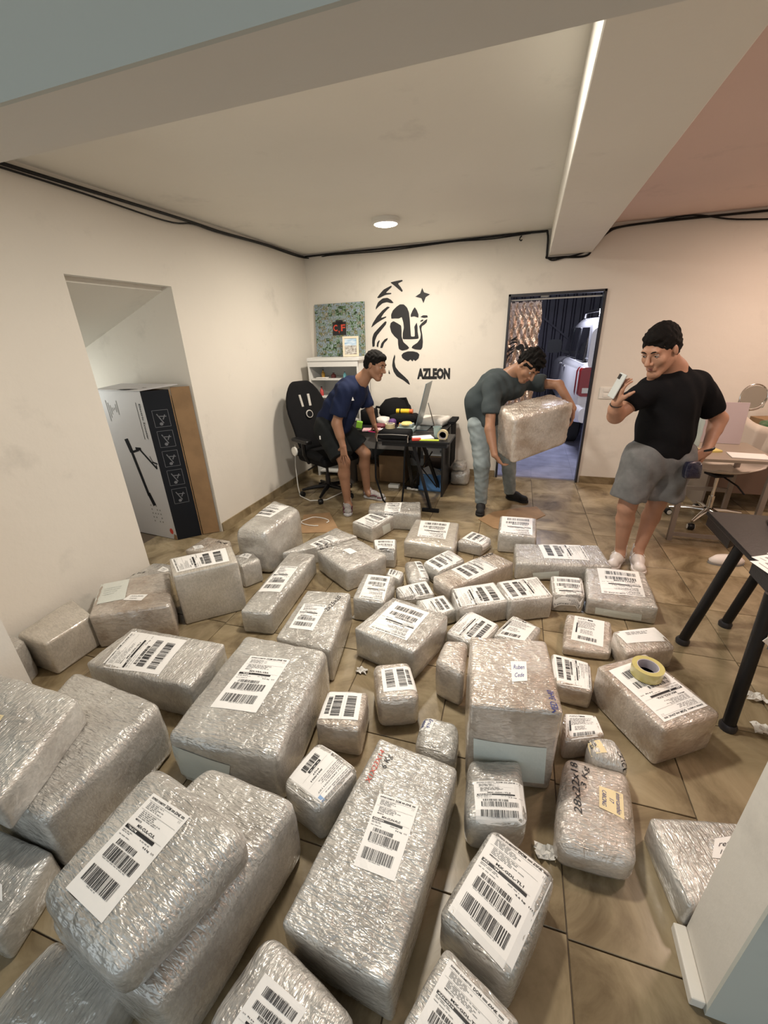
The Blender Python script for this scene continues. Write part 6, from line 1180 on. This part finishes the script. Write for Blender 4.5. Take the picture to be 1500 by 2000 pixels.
# carried parcel
def free_parcel(P8, seed, kind, label):
    """rounded box through 8 corners (bottom 4 ccw, top 4 ccw), lumpy film"""
    q = [Vector(p) for p in P8]; V, F, c, ang, ql = parcel_mesh([(-.5, -.5), (.5, -.5), (.5, .5), (-.5, .5)], 1.0, seed, r=.09, bulge=.02, lump=.010)
    out = []
    for x, y, z in V:
        a, b, t = x + .5, y + .5, z; lo = q[0] * (1 - a) * (1 - b) + q[1] * a * (1 - b) + q[2] * a * b + q[3] * (1 - a) * b; hi_ = q[4] * (1 - a) * (1 - b) + q[5] * a * (1 - b) + q[6] * a * b + q[7] * (1 - a) * b; out.append(lo.lerp(hi_, t))
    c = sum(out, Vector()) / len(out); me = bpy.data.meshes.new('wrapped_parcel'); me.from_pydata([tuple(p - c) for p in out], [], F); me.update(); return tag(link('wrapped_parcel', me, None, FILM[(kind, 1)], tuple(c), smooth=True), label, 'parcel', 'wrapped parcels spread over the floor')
free_parcel([(-.055, 3.585, .655), (.375, 3.80, .80), (.22, 4.02, .83), (-.20, 3.80, .69), (-.065, 3.575, 1.045), (.395, 3.79, 1.155), (.22, 4.03, 1.20), (-.225, 3.80, 1.115)], 77, 'b', 'large pinkish-silver wrapped parcel held tilted in the arms of the man in jeans')
# ---- man in black tee looking at his phone
orgC = (.90, 3.28, 0); pc = person('person', 'man in black t-shirt and grey shorts looking at his raised phone', orgC)
S = Sdf(.0045); HC = (.772, 3.155, 1.574); FC = frame((-.62, -.62, -.42), (-.16, -.12, 1)); T, R = add_head(S, HC, FC, (.900, 3.275, 1.430), 1.18)
S.cap((.93, 3.28, .88), (.93, 3.28, 1.04), .125, .125, .06, n=(-.3, 1, 0), sq=1.2); S.cap((.93, 3.28, 1.04), (.925, 3.27, 1.25), .125, .145, .06, n=(-.3, 1, 0), sq=1.2); S.cap((.765, 3.20, 1.335), (1.080, 3.33, 1.330), .062, .062, .07); S.cap((.90, 3.27, 1.43), (1.05, 3.32, 1.36), .045, .05, .05); S.cap((.92, 3.27, 1.35), (.90, 3.27, 1.45), .09, .064, .05)
rs, re, rw = (.705, 3.16, 1.35), (.560, 3.045, 1.165), (.556, 2.955, 1.335)
rs, re, rw = (.745, 3.18, 1.32), (.575, 3.07, 1.180), (.545, 2.95, 1.285); S.chain([rs, re, rw], [.058, .046, .032], .02); S.cap(re, (.553, 3.0, 1.235), .046, .043, .02)
add_hand(S, rw, (.05, -.20, .95), (.95, .25, 0), -1, .42, .06, .98, .7, .5)
ls, le, lw = (1.115, 3.345, 1.30), (1.278, 3.43, 1.11), (1.215, 3.31, .915); S.chain([ls, le, lw], [.062, .048, .033], .02); S.cap(le, (1.262, 3.40, 1.04), .049, .045, .02)
add_hand(S, lw, (-.75, -.30, -.45), (-.35, .8, -.2), 1, .45, .10, 1.0, .8)
for hip, kn, an in (((.835, 3.24, .87), (.785, 3.20, .50), (.822, 3.28, .11)), ((1.03, 3.32, .87), (1.00, 3.32, .50), (.952, 3.30, .11))):
    hip, kn, an = Vector(hip), Vector(kn), Vector(an); S.cap(hip, kn, .095, .062, .03); c1 = kn.lerp(an, .30) + Vector((.004, .022, 0)); S.cap(kn, c1, .058, .061, .02); S.cap(c1, an, .060, .036, .02); S.cap(an, an + Vector((0, -.03, -.04)), .038, .036, .01)
put(S.mesh('body'), 'body', pc, orgC, SKINP); head_details(T, FC, pc, orgC, 1.18)
put(hair_mesh('hair', T, R, 1.18, 3.0, .0025, .008, line=(1.15, -.024)), 'hair', pc, orgC, HAIR)
S = Sdf(.006); nn = (-.3, 1, 0)
S.cap((.935, 3.28, .94), (.93, 3.28, 1.06), .178, .168, .06, n=nn, sq=1.15); S.cap((.93, 3.28, 1.06), (.925, 3.27, 1.25), .168, .178, .06, n=nn, sq=1.18); S.cap((.775, 3.20, 1.335), (1.075, 3.33, 1.325), .082, .084, .07); S.cap((.905, 3.27, 1.415), (1.06, 3.32, 1.35), .055, .07, .05); S.cap((.92, 3.27, 1.37), (.905, 3.275, 1.42), .10, .082, .05)
S.cap(rs, (.665, 3.13, 1.265), .074, .074, .03); S.cap(ls, (1.200, 3.39, 1.19), .082, .080, .03)
S.cut((.645, 3.115, 1.240), (-.62, -.42, -.66), .12); S.cut((1.220, 3.40, 1.165), (.55, .28, -.8), .13); S.cut((.868, 3.235, 1.452), (-.38, -.30, 1), .098); S.cut((.93, 3.28, .865), (.15, 0, -1), .28)
put(S.mesh('tee', fold(.0045, 26, 26, 22, 3.1), 2), 'tshirt', pc, orgC, TEEK)
S = Sdf(.006); S.cap((.86, 3.26, .86), (1.01, 3.31, .86), .145, .145, .05); S.cap((.84, 3.24, .85), (.782, 3.20, .60), .135, .120, .05); S.cap((1.03, 3.32, .85), (1.025, 3.31, .58), .135, .128, .05)
S.cut((.78, 3.20, .575), (-.1, 0, -1), .16); S.cut((1.025, 3.31, .555), (0, 0, -1), .16); S.cut((.95, 3.28, .975), (0, 0, 1), .25)
put(S.mesh('shorts', fold(.0055, 30, 30, 26, 4.0), 2), 'shorts', pc, orgC, SHG)
shoe('shoe', (.850, 3.335), (.735, 3.11), pc, orgC, SHW_, SHW_, None, SOCK, None, .05); shoe('shoe', (.955, 3.37), (.935, 3.085), pc, orgC, SHW_, SHW_, None, SOCK, None, .05)
for c in ((.826, 3.29), (.953, 3.315)): obj('sock', MB().lathe([(.041, .08), (.043, .10), (.041, .145), (.036, .145)], (c[0] - orgC[0], c[1] - orgC[1], 0), 20), SOCK, pc, smooth='auto')
Rw = frame((-.05, -.12, -.36), (.35, -.3, 0))
obj('wristwatch', MB().tube([Vector((1.2165, 3.313, .925)) - Vector(orgC) + Vector((.036 * math.cos(a * math.pi / 10), .030 * math.sin(a * math.pi / 10), .012 * math.cos(a * math.pi / 10))) for a in range(21)], .009, 8), BLACK, pc, smooth='auto')
obj('wristband', MB().tube([Vector((.546, 2.965, 1.268)) - Vector(orgC) + Vector((.033 * math.cos(a * math.pi / 10), .030 * math.sin(a * math.pi / 10), .012 * math.sin(a * math.pi / 10))) for a in range(21)], .004, 6), BLACK, pc, smooth='auto')
obj('necklace', MB().tube([Vector((.888, 3.258, 1.452)) - Vector(orgC) + Vector((.072 * math.cos(a * math.pi / 12), .068 * math.sin(a * math.pi / 12), -.012 * math.sin(a * math.pi / 12) - .018 * math.cos(a * math.pi / 12 + .4))) for a in range(25)], .0022, 6), CHROME, pc, smooth='auto')
ph = thing('phone', 'silver-grey smartphone held up in the hand of the man in black', 'phone', (.528, 2.935, 1.385)); ph.rotation_euler = (math.radians(-18), math.radians(8), math.radians(-72))
obj('case', MB().box((0, 0, 0), (.074, .009, .150)), mat('silver_phone', (.45, .47, .46), .3), ph, bevel=.004, seg=3); obj('camera_bump', MB().box((-.018, -.006, .052), (.028, .004, .030)), GLASS, ph, bevel=.002); obj('screen', MB().box((0, .005, 0), (.068, .001, .142)), GLASS, ph)
blob('blue_black_bundle', [(1.06, 3.10), (1.15, 3.12), (1.15, 3.18), (1.06, 3.16)], .11, .765, mat('dark_blue_film', (.008, .010, .03), .25, coat=.8, bump=.8, bscale=40), 120, 'shiny dark blue crumpled bundle in the left hand of the man in black', 'bundle', lump=.012, r=.03)
